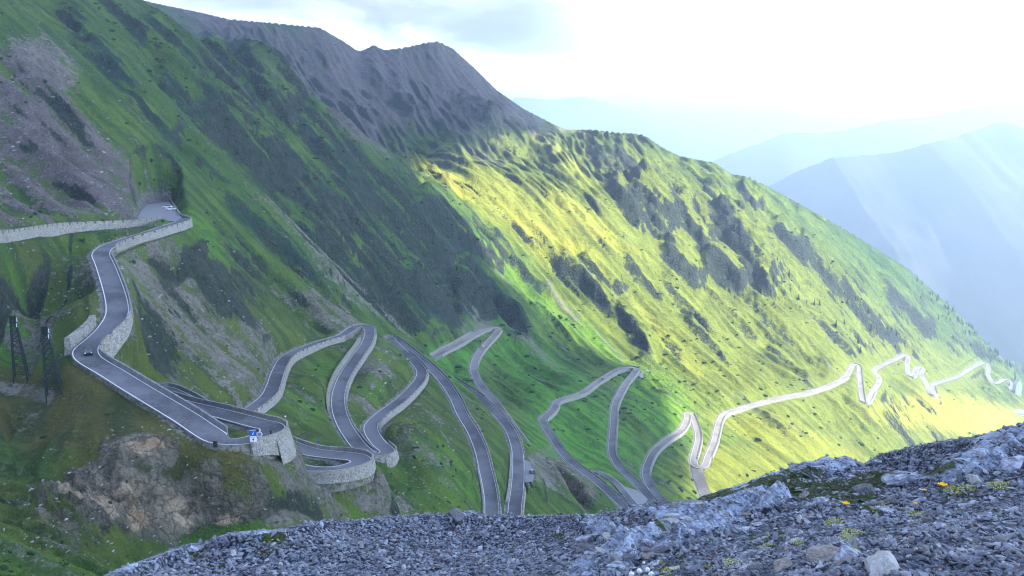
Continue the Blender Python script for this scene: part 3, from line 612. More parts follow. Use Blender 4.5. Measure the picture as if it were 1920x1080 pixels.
wall(PA, (189,477), (219,590), LFT, 'thin dark kerb wall on the long bend below the topmost hairpin', h=.6, notch=False, m=M_dconc, depth=.8)
wall(PA, (219,590), (163,669), LFT, 'pale notched wall with a tall rubble face just above the dark car', depth=(1.2,2,3,4.5,5,3))
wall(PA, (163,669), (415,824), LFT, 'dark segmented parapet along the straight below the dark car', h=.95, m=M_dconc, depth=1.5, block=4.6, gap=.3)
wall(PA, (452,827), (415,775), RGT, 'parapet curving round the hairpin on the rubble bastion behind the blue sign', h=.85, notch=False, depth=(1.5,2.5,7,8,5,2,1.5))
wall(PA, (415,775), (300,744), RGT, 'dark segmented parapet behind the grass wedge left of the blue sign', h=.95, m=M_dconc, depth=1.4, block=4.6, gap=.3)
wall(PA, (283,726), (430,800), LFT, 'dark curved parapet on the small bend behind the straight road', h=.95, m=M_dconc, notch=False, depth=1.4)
wall(PA, (560,878), (620,852), RGT, 'pale curved wall around the small hairpin with the buttress', h=.95, notch=False, depth=(1,1.2,1.6,1.4,1), m=M_stone)
wall(PA, (620,852), (520,825), RGT, 'pale straight wall with a rail behind the small hairpin', h=.8, notch=True, depth=1.2, m=M_conc, block=2.4, gap=.3)
wall(PA, (444,786), (637,631), RGT, 'pale notched wall climbing right of the lane to the horseshoe bend', depth=(1.5,2.5,3.5,3.5,2,1.5,1.2))
wall(PA, (600,642), (668,612), LFT, 'low bank wall outside the top of the horseshoe bend, left part', h=0, depth=1)
wall(PA, (668,612), (657,815), LFT, 'light segmented wall down the right side of the broad central lane', depth=(1,1.4,1.2,1,1), h=.6)
wall(PA, (657,815), (699,852), LFT, 'dark wall between the two lanes meeting at the stone bastion', h=.8, notch=False, m=M_dconc, depth=1.2)
wall(PA, (689,640), (636,770), RGT, 'broad pale stone revetment left of the broad central lane', h=1.9, notch=False, depth=1, w=1.3, off=.5, name='revetment_wall')
wall(PA, (675,838), (713,833), RGT, 'wall around the double lane hairpin with the white stone bastion', h=.8, notch=False, depth=(1.2,2,6,7,3,1.2))
wall(PA, (699,815), (790,694), RGT, 'notched wall outside the S bend left of the long straight lane', depth=(1,1.2,1.4,1.2,1), h=.6)
wall(PA, (790,694), (757,660), RGT, 'dark end of the wall where the S bend meets the rock gap', m=M_dconc, depth=1, h=.8, notch=False)
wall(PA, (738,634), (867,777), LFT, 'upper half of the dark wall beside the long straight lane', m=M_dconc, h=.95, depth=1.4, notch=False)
wall(PA, (867,777), (942,990), LFT, 'lower half of the dark segmented wall beside the long straight lane', h=.9, depth=1.4)
wall(PA, (910,880), (924,972), RGT, 'low pale kerb wall left of the straight lane near the scree', h=.4, depth=.6, notch=False)
wall(PA, (966,945), (971,852), LFT, 'pale stone bank wall left of the lane with the lay-by', h=.9, depth=.8, w=1.0, notch=False)
wall(PA, (942,990), (970,915), RGT, 'pale segmented wall right of the lane below the lay-by', h=.7, depth=1)
wall(PA, (971,852), (900,745), RGT, 'segmented wall on the right of the lane above the lay-by', h=.7, depth=1.4)
wall(PA, (900,745), (848,711), RGT, 'dark wall on the lip of the grass slope above the lane', h=1.0, depth=1.4, m=M_dconc, notch=False)
wall(PA, (822,665), (916,616), RGT, 'pale wall below the short lane left of the white car', h=.5, depth=(1,3,3.5,2,1))
wall(PA, (806,678), (890,627), LFT, 'tall pale cutting wall above the short lane left of the white car', h=2.6, depth=1, notch=False, w=.8, off=.6, name='revetment_wall')
wall(PA, (934,615), (888,687), LFT, 'pale segmented wall beside the white car', h=.6, depth=1.6)
wall(PA, (888,687), (932,757), LFT, 'low wall along the bend below the white car', h=.6, depth=1.2)
wall(PA, (1183,965), (1039,825), RGT, 'segmented wall climbing from the scree crest to the small S bend', h=.8, depth=1.4, m=M_dconc)
wall(PA, (1039,825), (1031,775), RGT, 'wall on the tight inner corner of the small S bend', h=.7, depth=1.6)
wall(PA, (1031,775), (1176,689), RGT, 'pale wall under the lane rising to the hairpin with the ribbed supports', h=.7, depth=2.2)
wall(PA, (1176,689), (1193,691), LFT, 'dark curved wall above the hairpin with the ribbed supports', h=1.0, depth=1, m=M_dconc, notch=False)
wall(PA, (1193,691), (1151,857), LFT, 'segmented wall right of the lane dropping from the ribbed supports', h=.7, depth=2)
wall(PA, (1151,857), (1228,945), LFT, 'dark wall beside the lane above the pale gravel patch', h=.8, depth=1.4, m=M_dconc, notch=False)
wall(PT, (1117,884), (1195,952), RGT, 'segmented wall beside the short side road at the scree crest', h=.8, depth=1.4, m=M_dconc)
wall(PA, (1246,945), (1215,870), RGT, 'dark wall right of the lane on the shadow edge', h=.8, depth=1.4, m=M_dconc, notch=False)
wall(PA, (1215,870), (1289,777), RGT, 'sunlit segmented wall under the lane rising to the narrow loop', h=.6, depth=1.6)
wall(PA, (1296,776), (1301,860), LFT, 'segmented wall right of the sunlit narrow loop', h=.8, depth=1.2)
wall(PA, (1328,856), (1350,788), RGT, 'wall at the foot of the long sunlit lane', h=.7, depth=2)
wall(PA, (1350,788), (1587,705), RGT, 'continuous wall under the long sunlit lane crossing the meadow', h=.7, depth=4.5, notch=False)
wall(PA, (1600,684), (1619,753), LFT, 'wall of the far V bend, left lane', h=.7, depth=2.5, notch=False)
wall(PA, (1616,738), (1638,733), RGT, 'wall at the bottom tip of the far V bend', h=.7, depth=7, notch=False)
wall(PA, (1701,686), (1717,694), RGT, 'wall round the small bend left of the far gravel bastion', h=.7, depth=7, notch=False)
wall(PA, (1738,722), (1751,722), RGT, 'high wall under the far double bend', h=.7, depth=10, notch=False)

# bastions, buttress and ribbed supports
def hull_mesh(name, pts, m, sub=0, rough=0.0):
    bm = bmesh.new(); [bm.verts.new(p) for p in pts]; bmesh.ops.convex_hull(bm, input=bm.verts)
    if sub: 
        bmesh.ops.subdivide_edges(bm, edges=bm.edges, cuts=sub, use_grid_fill=True)
        for v_ in bm.verts: v_.co += Vector((gnoise(np.array([v_.co.y*.6]), np.array([v_.co.z*.6]))[0], gnoise(np.array([v_.co.x*.6]), np.array([v_.co.z*.6+7]))[0], 0))*rough
    me = bpy.data.meshes.new(name); bm.to_mesh(me); bm.free(); me.materials.append(m); return me
def bastion(P, a, b, side, depth, label, spread=.22, m=None):
    i0, i1 = P.ix(*a), P.ix(*b); seg = np.arange(min(i0,i1), max(i0,i1)+1, 1); c = P.c[seg]; n = P.n[seg]*side; o = P.hw+.66
    m_ = len(c); dz = np.linspace(0, 1, 12); rows = []
    for f_ in dz:
        row = c + n*(o+depth*spread*f_+.15*gnoise(seg*.7+f_*9, seg*0+f_*5)[:,None]) - [0,0,depth*f_]+[0,0,-.02]; rows.append(row)
    rows.append(c + n*(o-1.2) - [0,0,depth]); rows.append(c + n*(o-1.2) + [0,0,-.4])
    V = np.concatenate(rows); base = V.mean(0); o_ = add('bastion_wall', fixn(make_mesh('bastion_wall', V-base, gridfaces(len(rows), m_), [m or M_stone], False)), label=label, category='retaining wall', kind='thing'); o_.location = base; return o_
bastion(PA, (490,819), (500,799), RGT, 5.5, 'tall rubble stone bastion carrying the hairpin behind the blue sign')
bastion(PA, (720,854), (723,840), RGT, 7.0, 'white rubble stone bastion under the double lane hairpin')
bastion(PA, (1747,738), (1753,738), RGT, 12, 'grey gravel bastion under the far double bend', m=M_stone)
# buttress fin and foundation under the small hairpin
def fin(name, corners, back, m, label, cat):
    P_ = [atd(x, y, d) for x, y, d in corners]; P_ = P_ + [p+np.array([0, back, 0]) for p in P_]; base = np.mean(P_, 0)
    o_ = add(name, hull_mesh(name, [Vector(p-base) for p in P_], m), label=label, category=cat, kind='thing'); o_.location = base; return o_
fin('buttress', [(681,875,186.4),(685,874,186.4),(684,938,184.6),(690,938,184.6)], 4.0, M_conc, 'tall concrete buttress under the wall of the small hairpin', 'buttress')
fin('foundation_wall', [(660,884,187.0),(681,876,187.4),(664,930,186.2),(684,938,186.2)], 4.0, M_dconc, 'dark recessed foundation wall left of the tall concrete buttress', 'wall')
wall(PA, (208,609), (161,654), RGT, 'pale rubble revetment on the uphill side of the bend above the dark car', h=2.4, depth=1, notch=False, w=1.4, off=.5, name='revetment_wall')
# ribbed supports under the lit hairpin
i_ = PA.ix(1193,691); e = bpy.data.objects.new('ribbed_support', None); COL.objects.link(e); base = PA.c[i_+2].copy(); e.location = base
e['label'] = 'dark ribbed snow supports below the hairpin on the shadow edge'; e['category'] = 'support structure'
for q in range(5):
    g0 = atz(1195+q*4.2, 703-q*2.5, base[2]-3.0); g1 = atz(1197+q*5.2, 719+q*.3, base[2]-13.0)
    d_ = g1-g0; 
    for nm, w_, mm, dd in (('rib', .35, M_conc, 0.0),):
        pts = [p + np.array([sx*w_, 0, 0]) + np.array([0, sy, 0]) for p in (g0, g1) for sx in (-1,1) for sy in (-.5,.7)]
        add('rib', hull_mesh('rib', [Vector(p-base) for p in pts], mm), e)
g0 = atz(1194, 703, base[2]-3); g1 = atz(1216, 693, base[2]-3); g2 = atz(1220, 719, base[2]-13); g3 = atz(1197, 719, base[2]-13)
pts = [p + np.array([0, sy, 0]) for p in (g0,g1,g2,g3) for sy in (.9,1.6)]
add('back_panel', hull_mesh('back_panel', [Vector(p-base) for p in pts], M_dconc), e)

# ------------------------------------------------------------------ the photographer's own slope
FC = []
def fd(*L): FC.extend(tuple(atd(a, b, c)) for a, b, c in L)
crest = [(-300,1300,7),(0,1170,8),(150,1104,9.5),(205,1076,10.5),(250,1058,11.5),(300,1040,13),(350,1024,14),(400,1010,15.5),(430,1002,16.5),(500,997,18),(530,993,18.5),(560,984,20),(620,973,22),(660,972,23),(700,968,24),(760,965,25),(850,961,26),(900,964,26),(960,965,26),(1060,963,25),(1120,962,24),(1165,954,22.5),(1200,946,21),
         (1260,942,19.5),(1310,936,18.5),(1350,926,18),(1400,914,17.5),(1440,898,17),(1480,880,17),(1520,870,17),(1555,864,17),(1590,862,17.3),(1610,876,18.5)]
far_c = [(1618,872,33),(1650,850,36),(1700,838,38),(1760,826,40),(1800,820,40),(1850,818,40),(1920,822,38),(2100,800,36),(2400,760,34)]
right_c = [(1740,893,18),(1790,855,17),(1830,840,16.5),(1870,824,16),(1890,808,16),(1920,794,16),(2000,765,17),(2150,700,18),(2400,600,20)]
fd(*crest); fd(*far_c); fd(*right_c)
fd((-300,1600,4),(200,1400,5),(600,1300,6),(960,1300,5),(1300,1400,3.2),(1900,1500,2.3),(2400,1500,2.0),(960,1080,10),(600,1080,11.5),(400,1080,12),(300,1080,11.2),(700,1020,16),(900,1000,19),(1050,1020,14),(1000,1060,11),(1080,1060,10.5),
   (1150,1000,14.5),(1200,1010,12),(1280,990,12),(1200,1070,7.2),(1240,1030,8.6),(1300,1010,9.2),(1380,975,10.8),(1460,950,12),(1300,1080,5.9),(1500,1080,5.0),(1700,1080,4.4),(1900,1080,4.0),(1420,1040,6.6),(1600,1000,7.0),(1500,990,8.6),(1560,940,10.5),(1650,930,10.5),(1480,905,14.5),
   (1750,950,8.6),(1850,950,7.8),(1900,900,9.0),(1700,905,12.5),(1800,880,13),(1900,850,12.5),(1620,905,15),(1690,890,24),(1750,868,28),(1650,885,24))
for (a, b, c) in crest[2:]:
    P_ = atd(a, b, c); u_ = P_[:2]/np.linalg.norm(P_[:2])
    for k_, dz in ((4,-4.5),(10,-12),(22,-26)):
        if c+k_ < 62: q = P_[:2]+u_*k_; FC.append((q[0], q[1], P_[2]+dz*(1 if a < 1560 else .9)))
FC = [p for p in FC if not (p[1] > 22 and p[1] < 45 and p[2] < -20 and p[0]/p[1] > .40)]
for (a, b, c) in far_c: P_ = atd(a, b, c); u_ = P_[:2]/np.linalg.norm(P_[:2]); q = P_[:2]+u_*12; FC.append((q[0], q[1], P_[2]-12)); q = P_[:2]+u_*22; FC.append((q[0], q[1], P_[2]-25))
FC += [(-14,0,-4),(-6,0,-2.2),(0,0,-1.65),(4,0,-1.2),(10,0,1),(18,4,4),(-25,10,-14),(-30,30,-30)]
FC = np.array(FC); XF = FC[:, :2]/10; nf = len(XF)
D2f = ((XF[:,None]-XF[None])**2).sum(-1); Af = np.zeros((nf+3, nf+3)); Af[:nf,:nf] = tk(D2f)+np.eye(nf)*3e-3; Af[:nf,nf] = 1; Af[:nf,nf+1:] = XF; Af[nf,:nf] = 1; Af[nf+1:,:nf] = XF.T
Wf = np.linalg.solve(Af, np.r_[FC[:,2], 0, 0, 0])
def ftps(x, y):
    sh = x.shape; q = np.stack([x.ravel(), y.ravel()], 1)/10; o_ = np.empty(len(q))
    for i in range(0, len(q), 20000):
        qq = q[i:i+20000]; d = (qq[:,None,0]-XF[None,:,0])**2 + (qq[:,None,1]-XF[None,:,1])**2
        o_[i:i+20000] = tk(d)@Wf[:nf]+Wf[nf]+qq@Wf[nf+1:]
    return o_.reshape(sh)
fNA, fNR = 1180, 820
faz = np.linspace(R(-42), R(44), fNA); flr = np.linspace(math.log(2.6), math.log(64), fNR)
ca, cl = np.meshgrid(np.interp(np.linspace(0,fNA-1,fNA//4+1), range(fNA), faz), np.interp(np.linspace(0,fNR-1,fNR//4+1), range(fNR), flr))
FZ0 = up(ftps(np.exp(cl)*np.sin(ca), np.exp(cl)*np.cos(ca)), (fNR, fNA))
fA, fL = np.meshgrid(faz, flr); fR = np.exp(fL); FX, FY = fR*np.sin(fA), fR*np.cos(fA)
# the slope never rises past its own skyline
_sk = [p for p in crest if p[0] <= 1600] + far_c[:5] + right_c[4:]
_sx = np.array([p[0] for p in _sk]); _sy = np.array([p[1] for p in _sk]); _a = ray(_sx, _sy); _o = np.argsort(_sx)
_tan = np.interp(faz, np.arctan2(_a[0], _a[1])[_o], (_a[2]/np.hypot(_a[0], _a[1]))[_o])
_lim = _tan[None]*fR - .0015*fR
_nr = [p for p in crest] + right_c
_nx = np.array([p[0] for p in _nr]); _ny = np.array([p[1] for p in _nr]); _b = ray(_nx, _ny); _o = np.argsort(_nx)
_tan2 = np.interp(faz, np.arctan2(_b[0], _b[1])[_o], (_b[2]/np.hypot(_b[0], _b[1]))[_o])
_w = sst(24, 18, fR) if False else 1-sst(18, 24, fR)
_lim = np.minimum(_lim, np.where(fR < 22, _tan2[None]*fR + sst(18, 22, fR)*4 , 1e9))
_d = FZ0-_lim; FZ0 = np.where(_d > -.1, _lim - .1*np.exp(-np.clip(_d+.1, 0, 20)*4), FZ0)
fpx, fpy = proj(FX, FY, FZ0)
def fpatch(L, soft=.5):
    m = np.zeros((fNR, fNA)); nz = fbm(FX/1.3, FY/1.3, 4)
    for (x, y, a, b, t, s_) in L:
        dx, dy = fpx-x, fpy-y; c, q_ = math.cos(R(t)), math.sin(R(t)); q = np.hypot((dx*c+dy*q_)/a, (-dx*q_+dy*c)/b) + .6*nz
        m = np.maximum(m, s_*(1-sst(1-soft, 1+soft*.5, q)))
    return m
outc = fpatch([(1380,970,120,26,-24,1),(1260,1010,90,26,-28,1),(1170,1050,60,22,-35,1),(1440,950,50,26,-20,1),(1540,885,90,18,-8,.9),(1400,925,110,22,-18,.9),(1250,960,100,14,-5,.5),(1110,1075,60,14,-20,.7),(1560,880,40,16,0,.8),(870,975,40,12,-25,.5),
               (1880,840,70,30,-20,1),(1820,890,90,18,-12,.8),(1700,912,100,10,-4,.6),(300,1055,110,14,-25,.6),(470,1010,90,12,-5,.6),(1120,1000,40,20,20,.8),(590,985,60,12,0,.3)])
moss = fpatch([(1480,925,110,22,-6,1),(1600,940,70,26,8,.9),(1350,945,60,18,-10,.7),(1230,1020,50,16,20,.55),(1130,1045,50,18,0,.5),(1260,975,40,12,0,.8),(1640,915,60,16,0,.8),(1740,905,50,12,0,.7),(370,1040,28,7,0,1),(380,1030,22,6,0,.9),(405,1060,22,6,0,1),(520,1015,36,7,-8,1),(490,1036,30,6,5,.9),(1050,1005,18,8,0,.9),
               (1450,1010,60,20,0,.6),(1580,1040,80,14,0,.5),(1250,1060,60,16,-20,.6),(1790,930,60,14,0,.5)])
strata = np.abs((( FX*.8 - FY*.25 + FZ0*1.6 + fbm(FX/2.5, FY/2.5, 3)*.8)*1.6) % 1 - .5)*2
fb1 = fbm(FX/2.2, FY/2.2, 5); fb2 = fbm(FX/.5+9, FY/.5, 4); fb3 = fbm(FX/.14, FY/.14, 3, True)
hum = fbm(FX/4.5, FY/4.5, 3)
FZ = FZ0 + .10*fb1 + .22*hum*sst(6,16,fR) + .035*fb2*np.minimum(1+fR/12, 2.5) + .012*fb3*np.minimum(1+fR/6,4) + outc*(.10+.20*np.maximum(0, fb1)+.16*strata+.10*np.abs(fb2))*np.clip(fR/9, .5, 1.6)
FZ = np.where(FZ > _lim-.05, _lim-.05+(FZ-_lim+.05)*.35, FZ)
def b_fore(nt, out):
    N = NB(nt); v = N.obj()
    n1 = N.noise(v, .5, 5, .6); n2 = N.noise(v, 3.0, 6, .7); n3 = N.noise(v, 14, 5, .7); vo = N.vor(v, 13); vc = N.vor(v, 13, 'F1', 'Color'); hs = N.n('ShaderNodeSeparateColor'); N.l(vc, hs.inputs[0])
    c = N.mix(hs.outputs[0], (.05,.06,.085), (.30,.335,.41)); c = N.mix(N.rng(vo, .25, .7), c, (.012,.014,.022)); c = N.mix(N.rng(n2, .55, .75), c, (.12,.10,.09))
    rk = N.mix(N.rng(n2, .35, .65), (.12,.14,.19), (.42,.46,.54)); rk = N.mix(N.rng(n3, .55, .7), rk, (.10,.10,.12))
    c = N.mix(N.rng(N.math('ADD', N.attr('outcrop'), N.math('MULTIPLY', N.math('SUBTRACT', n2, .5), .8)), .35, .6), c, rk)
    ms = N.mix(N.rng(n3, .4, .65), (.018,.026,.01), (.055,.075,.015))
    mm = N.math('ADD', N.attr('moss'), N.math('MULTIPLY', N.math('SUBTRACT', n2, .5), 1.6)); c = N.mix(N.rng(mm, .45, .62), c, ms)
    h = N.math('ADD', N.math('MULTIPLY', N.rng(vo, 0, .8, 1.0, 0.0), .5), N.math('MULTIPLY', n2, .8)); h = N.math('ADD', h, N.math('MULTIPLY', n3, .35))
    N.bsdf(out, c, .85, N.bump(h, .9, .09), .25)
V = np.stack([FX, FY, FZ], -1).reshape(-1, 3); me = make_mesh('scree_slope', V, gridfaces(fNR, fNA), [mat('slate_scree_ground', b_fore)])
attr(me, 'outcrop', outc); attr(me, 'moss', moss); add('ground_scree_slope', me, kind='structure')
fzi = lambda x, y: bil(FZ, (np.log(np.hypot(x, y))-flr[0])/(flr[1]-flr[0]), (np.arctan2(x, y)-faz[0])/(faz[1]-faz[0]))
def fore_at(px, py):
    a, b, c = ray(px, py); t = np.exp(np.linspace(math.log(2.7), math.log(62), 1600)); hyp = math.hypot(a, b); x, y, z = a/hyp*t, b/hyp*t, c/hyp*t
    below = z < fzi(x, y); k_ = int(np.argmax(below)); return np.array([x[k_], y[k_], z[k_]]) if below[k_] else None

# ------------------------------------------------------------------ stones
def b_rock(a, b):
    def f(nt, out):
        N = NB(nt); v = N.obj(); n = N.noise(v, 2.5, 6, .65); n2 = N.noise(v, 11, 5, .7)
        rp = N.attr('shade'); c = N.mix(N.rng(n, .35, .65), a, b); c = N.mix(N.math('MULTIPLY', N.rng(n2, .5, .7), .6), c, (.42,.42,.42)); 
        c = N.mix(rp, c, N.mix(.5, c, (.03,.03,.04))); N.bsdf(out, c, .8, N.bump(n2, .5, .03), .3)
    return f
M_rock = [mat('blue_grey_slate', b_rock((.10,.11,.14),(.46,.47,.52))), mat('pale_schist', b_rock((.30,.285,.26),(.46,.44,.41))), mat('dark_schist', b_rock((.05,.055,.065),(.13,.125,.13))), mat('brown_schist', b_rock((.13,.10,.09),(.28,.24,.21)))]
def stone_base(seed, sub, flat=.55):
    bm = bmesh.new(); bmesh.ops.create_icosphere(bm, subdivisions=sub, radius=1); r_ = random.Random(seed)
    pl = [(Vector((r_.gauss(0,1), r_.gauss(0,1), r_.gauss(0,1))).normalized(), r_.uniform(.45,.85)) for _ in range(9)]
    for v_ in bm.verts:
        d = v_.co.normalized(); k_ = 1.0
        for n_, o_ in pl:
            q = d.dot(n_)
            if q > 1e-3: k_ = min(k_, o_/q)
        v_.co = d*k_
    V = np.array([v_.co[:] for v_ in bm.verts]); Fq = np.array([[x.index for x in f.verts] for f in bm.faces]); bm.free()
    V *= np.array([1.15, .8, flat]); return V, Fq
SB = [stone_base(i, 1) for i in range(7)]
ii, jj = np.meshgrid(np.arange(2, fNR-2, 2), np.arange(2, fNA-2, 2), indexing='ij'); ii = ii.ravel(); jj = jj.ravel()
gx, gy, gz = FX[ii,jj], FY[ii,jj], FZ[ii,jj]; qx, qy = proj(gx, gy, gz)
# weight = how much picture each cell takes
dn = np.gradient(FZ, axis=0)[ii,jj]; dR_ = fR[ii,jj]*(flr[1]-flr[0]); dz_ = (dn*fR[ii,jj] - FZ[ii,jj]*dR_)/fR[ii,jj]**2
wgt = np.clip(dz_, 0, None); inside = (qx > -150) & (qx < 2350) & (qy < 1180)
wgt = wgt*inside*(1-.85*moss[ii,jj])*(1-.75*outc[ii,jj]) + 1e-12*inside
NS = 42000; pk = rng.choice(len(ii), NS, p=wgt/wgt.sum())
VV, FF, SH = [], [], []; nv = 0
for q in range(7):
    idx = pk[q::7]; k_ = len(idx); V0, F0 = SB[q]; dd = np.hypot(gx[idx], gy[idx])
    s_ = np.clip(rng.lognormal(-.15, .45, k_), .4, 2.4)*np.clip(.0021*dd + .008, .014, .06)
    a_ = rng.random(k_)*6.283; tx, ty = rng.normal(0,.35,k_), rng.normal(0,.35,k_); ca_, sa_ = np.cos(a_), np.sin(a_)
    P_ = V0[None]*s_[:,None,None]; P_[...,2] *= rng.uniform(.45,1.3,k_)[:,None]
    x_ = P_[...,0]*ca_[:,None]-P_[...,1]*sa_[:,None]; y_ = P_[...,0]*sa_[:,None]+P_[...,1]*ca_[:,None]; z_ = P_[...,2]+x_*tx[:,None]+y_*ty[:,None]
    jx, jy = gx[idx]+rng.normal(0,.01,k_)*dd, gy[idx]+rng.normal(0,.01,k_)*dd; zz = fzi(jx, jy)
    W_ = np.stack([x_+jx[:,None], y_+jy[:,None], z_+(zz+s_*.12)[:,None]], -1); VV.append(W_.reshape(-1,3))
    FF.append((F0[None]+ (nv+np.arange(k_)*len(V0))[:,None,None]).reshape(-1,3)); nv += k_*len(V0); SH.append(np.repeat(rng.random(k_)**.7*1.8, len(V0)))
me = make_mesh('gravel', np.concatenate(VV), np.concatenate(FF), [M_rock[0]], False); attr(me, 'shade', np.concatenate(SH)); 
me.materials.append(M_rock[1]); me.materials.append(M_rock[3])
mi = np.zeros(len(me.polygons), np.int32); nf_ = len(SB[0][1]); mi_st = rng.choice([0,1,2], NS+10, p=[.80,.12,.08]); mi[:] = np.repeat(mi_st[:len(mi)//nf_+1], nf_)[:len(mi)]; me.polygons.foreach_set('material_index', mi)
add('gravel', me, kind='stuff', label='loose slate gravel covering the slope at the photographer\'s feet')
# countable stones
def stone_mesh(seed, m, sub=3, flat=.55):
    V, Fq = stone_base(seed, sub, flat); V = V*(1+.10*fbm(V[:,0]*1.5+seed, V[:,1]*1.5+V[:,2], 3)[:,None])
    me = make_mesh('stone', V, Fq, [m], False); attr(me, 'shade', np.zeros(len(V))); return me
SM = [stone_mesh(20+i, M_rock[[0,0,1,0,3,2][i%6]]) for i in range(12)]
def put_stone(px, py, wpx, name='stone', mesh=None, rz=0, tilt=(0,0), sq=(1,1,1), **kw):
    g = fore_at(px, py)
    if g is None: return
    s_ = wpx/2/F*g[1]; o = add(name, mesh, **kw); o.location = g + np.array([0,0,s_*.12*sq[2]]); o.scale = (s_*sq[0], s_*sq[1], s_*sq[2]); o.rotation_euler = (tilt[0], tilt[1], rz); return o
BL = [((1470,1062),80,3,(1,.8,.7),'dark square-faced slate block at the bottom edge of the photo'),
      ((1545,1050),110,3,(1,.9,.6),'reddish brown flat slab at the bottom edge, left of the lichen-grey boulder'),
      ((1590,1045),100,0,(.6,1.3,.7),'lichen-grey leaning boulder between the brown slab and the gravel'),
      ((1650,1072),120,1,(1.1,.8,.6),'pale brown angular slab cut by the bottom edge of the photo'),
      ((1500,975),34,1,(1,1,1),'round white-grey boulder at the right end of the blue outcrop'),
      ((1537,943),52,0,(1.2,.8,.6),'smooth blue-grey boulder beside the larger left poppy'),
      ((1823,902),40,1,(1,.9,1),'pale lilac cube-shaped stone near the right edge'),
      ((1752,968),46,2,(1,.9,.9),'dark block standing in the gravel right of centre right'),
      ((1258,970),32,1,(1,.9,.9),'square pale stone on the moss below the crest'),
      ((1290,974),24,1,(1.2,.8,.8),'small rounded pale stone right of the square pale one'),
      ((1140,1008),36,1,(1.2,.7,.6),'tan wedge-shaped stone beside the cracked blue slabs'),
      ((1110,1012),60,0,(1,.7,.9),'cracked blue slab left of the tan wedge-shaped stone'),
      ((1578,866),22,0,(.9,.8,1.3),'small square block balanced on the crest'),
      ((1740,1040),26,0,(.7,.7,1.3),'upright light stone in the gravel near the bottom right'),
      ((1670,962),52,0,(1.3,.8,.6),'dark blue low boulder right of the yellow cushion plant'),
      ((855,966),58,2,(1.4,.7,.6),'long dark boulder on the crest of the scree hump'),
      ((1620,925),60,2,(.9,.9,1),'dark pyramid-shaped boulder behind the larger left poppy'),
      ((1700,900),110,0,(1.4,.6,.35),'long thin slab lying below the dark ledge'),
      ((1890,880),80,0,(1.2,.9,.7),'broad pale boulder at the right edge of the photo'),
      ((1645,866),18,0,(1,1,1),'knob of rock on the farther scree crest')]
for q, (p_, w_, mi_, sq, lab) in enumerate(BL): put_stone(p_[0], p_[1], w_, 'boulder', stone_mesh(60+q, M_rock[mi_]), rz=random.uniform(0,3), tilt=(random.uniform(-.2,.2), random.uniform(-.2,.2)), sq=sq, label=lab, category='boulder')
for q in range(70):
    px_ = random.uniform(1100,1915); py_ = random.uniform(890,1075)
    put_stone(px_, py_, random.uniform(22,52)*(.6+.6*(py_-890)/185), 'flat_stone', SM[(q*5) % 12], rz=random.uniform(-.6,.6), tilt=(random.uniform(-.15,.35), random.uniform(-.3,.3)), sq=(1,random.uniform(.5,.8),random.uniform(.25,.5)),
              label='flat slate slab half sunk in the gravel of the near slope', category='stone', kind='thing', group='flat slabs on the near slope')
for q in range(150):
    px_ = random.uniform(1080,1915) if q < 105 else random.uniform(330,1180); py_ = random.uniform(880,1075) if q < 105 else random.uniform(975,1075)
    put_stone(px_, py_, random.uniform(10,26) if q < 105 else random.uniform(7,15), 'stone', SM[q % 12], rz=random.uniform(0,6), tilt=(random.uniform(-.4,.4), random.uniform(-.4,.4)), sq=(1,random.uniform(.6,1),random.uniform(.5,1.1)),
              label='fist-sized slate stone lying loose in the gravel of the near slope', category='stone', group='loose stones on the near slope')

# ------------------------------------------------------------------ pads
def b_gravel(nt, out):
    N = NB(nt); v = N.obj(); n = N.noise(v, 1.5, 5, .7); N.bsdf(out, N.mix(N.rng(n, .35, .65), (.15,.15,.165), (.25,.245,.25)), .9, None, .1)
M_grav = mat('packed_gravel', b_gravel)
for k, P in PADP.items():
    me = make_mesh('pad', P+[0,0,-.03], np.array([[0,i,i+1] for i in range(1, len(P)-1)]), [M_grav], False); add({'parking area':'parking_area','lay-by':'lay_by_pavement','gravel patch':'gravel_patch_pavement'}[k], me, kind='structure')

def simple(name, col, rough=.5, spec=.5, metal=0.0): return mat(name, lambda nt, out: NB(nt).bsdf(out, col, rough, None, spec, metal))
M_glass = simple('dark_car_glass', (.02,.025,.03), .1, .8); M_tyre = simple('black_rubber', (.02,.02,.02), .8); M_lamp = simple('headlight_glass', (.7,.7,.72), .2, .8); M_red = simple('red_tail_light', (.4,.02,.02), .3)
M_rim = simple('alloy_wheel', (.4,.4,.42), .35, .5, .8)
def box_bm(bm, c, d, bev=0.0, mat_=None):
    r_ = bmesh.ops.create_cube(bm, size=1, matrix=Matrix.Translation(c) @ Matrix.Diagonal((*d, 1)))
    if bev: bmesh.ops.bevel(bm, geom=list({e_ for v_ in r_['verts'] for e_ in v_.link_edges}), offset=bev, segments=2, profile=.6, affect='EDGES')
def bmobj(name, bm, m, parent=None, **kw):
    bmesh.ops.recalc_face_normals(bm, faces=bm.faces); me = bpy.data.meshes.new(name); bm.to_mesh(me); bm.free(); me.materials.append(m); return add(name, me, parent, **kw)
def prism(bm, prof, w0, w1f):
    """side profile (y,z) lofted across the width; w1f(z) gives half width"""
    L_ = [bm.verts.new((-w1f(z), y, z)) for y, z in prof]; R_ = [bm.verts.new((w1f(z), y, z)) for y, z in prof]; n_ = len(prof)
    for i in range(n_): bm.faces.new((L_[i], L_[(i+1)%n_], R_[(i+1)%n_], R_[i]))
    bm.faces.new(L_[::-1]); bm.faces.new(R_)
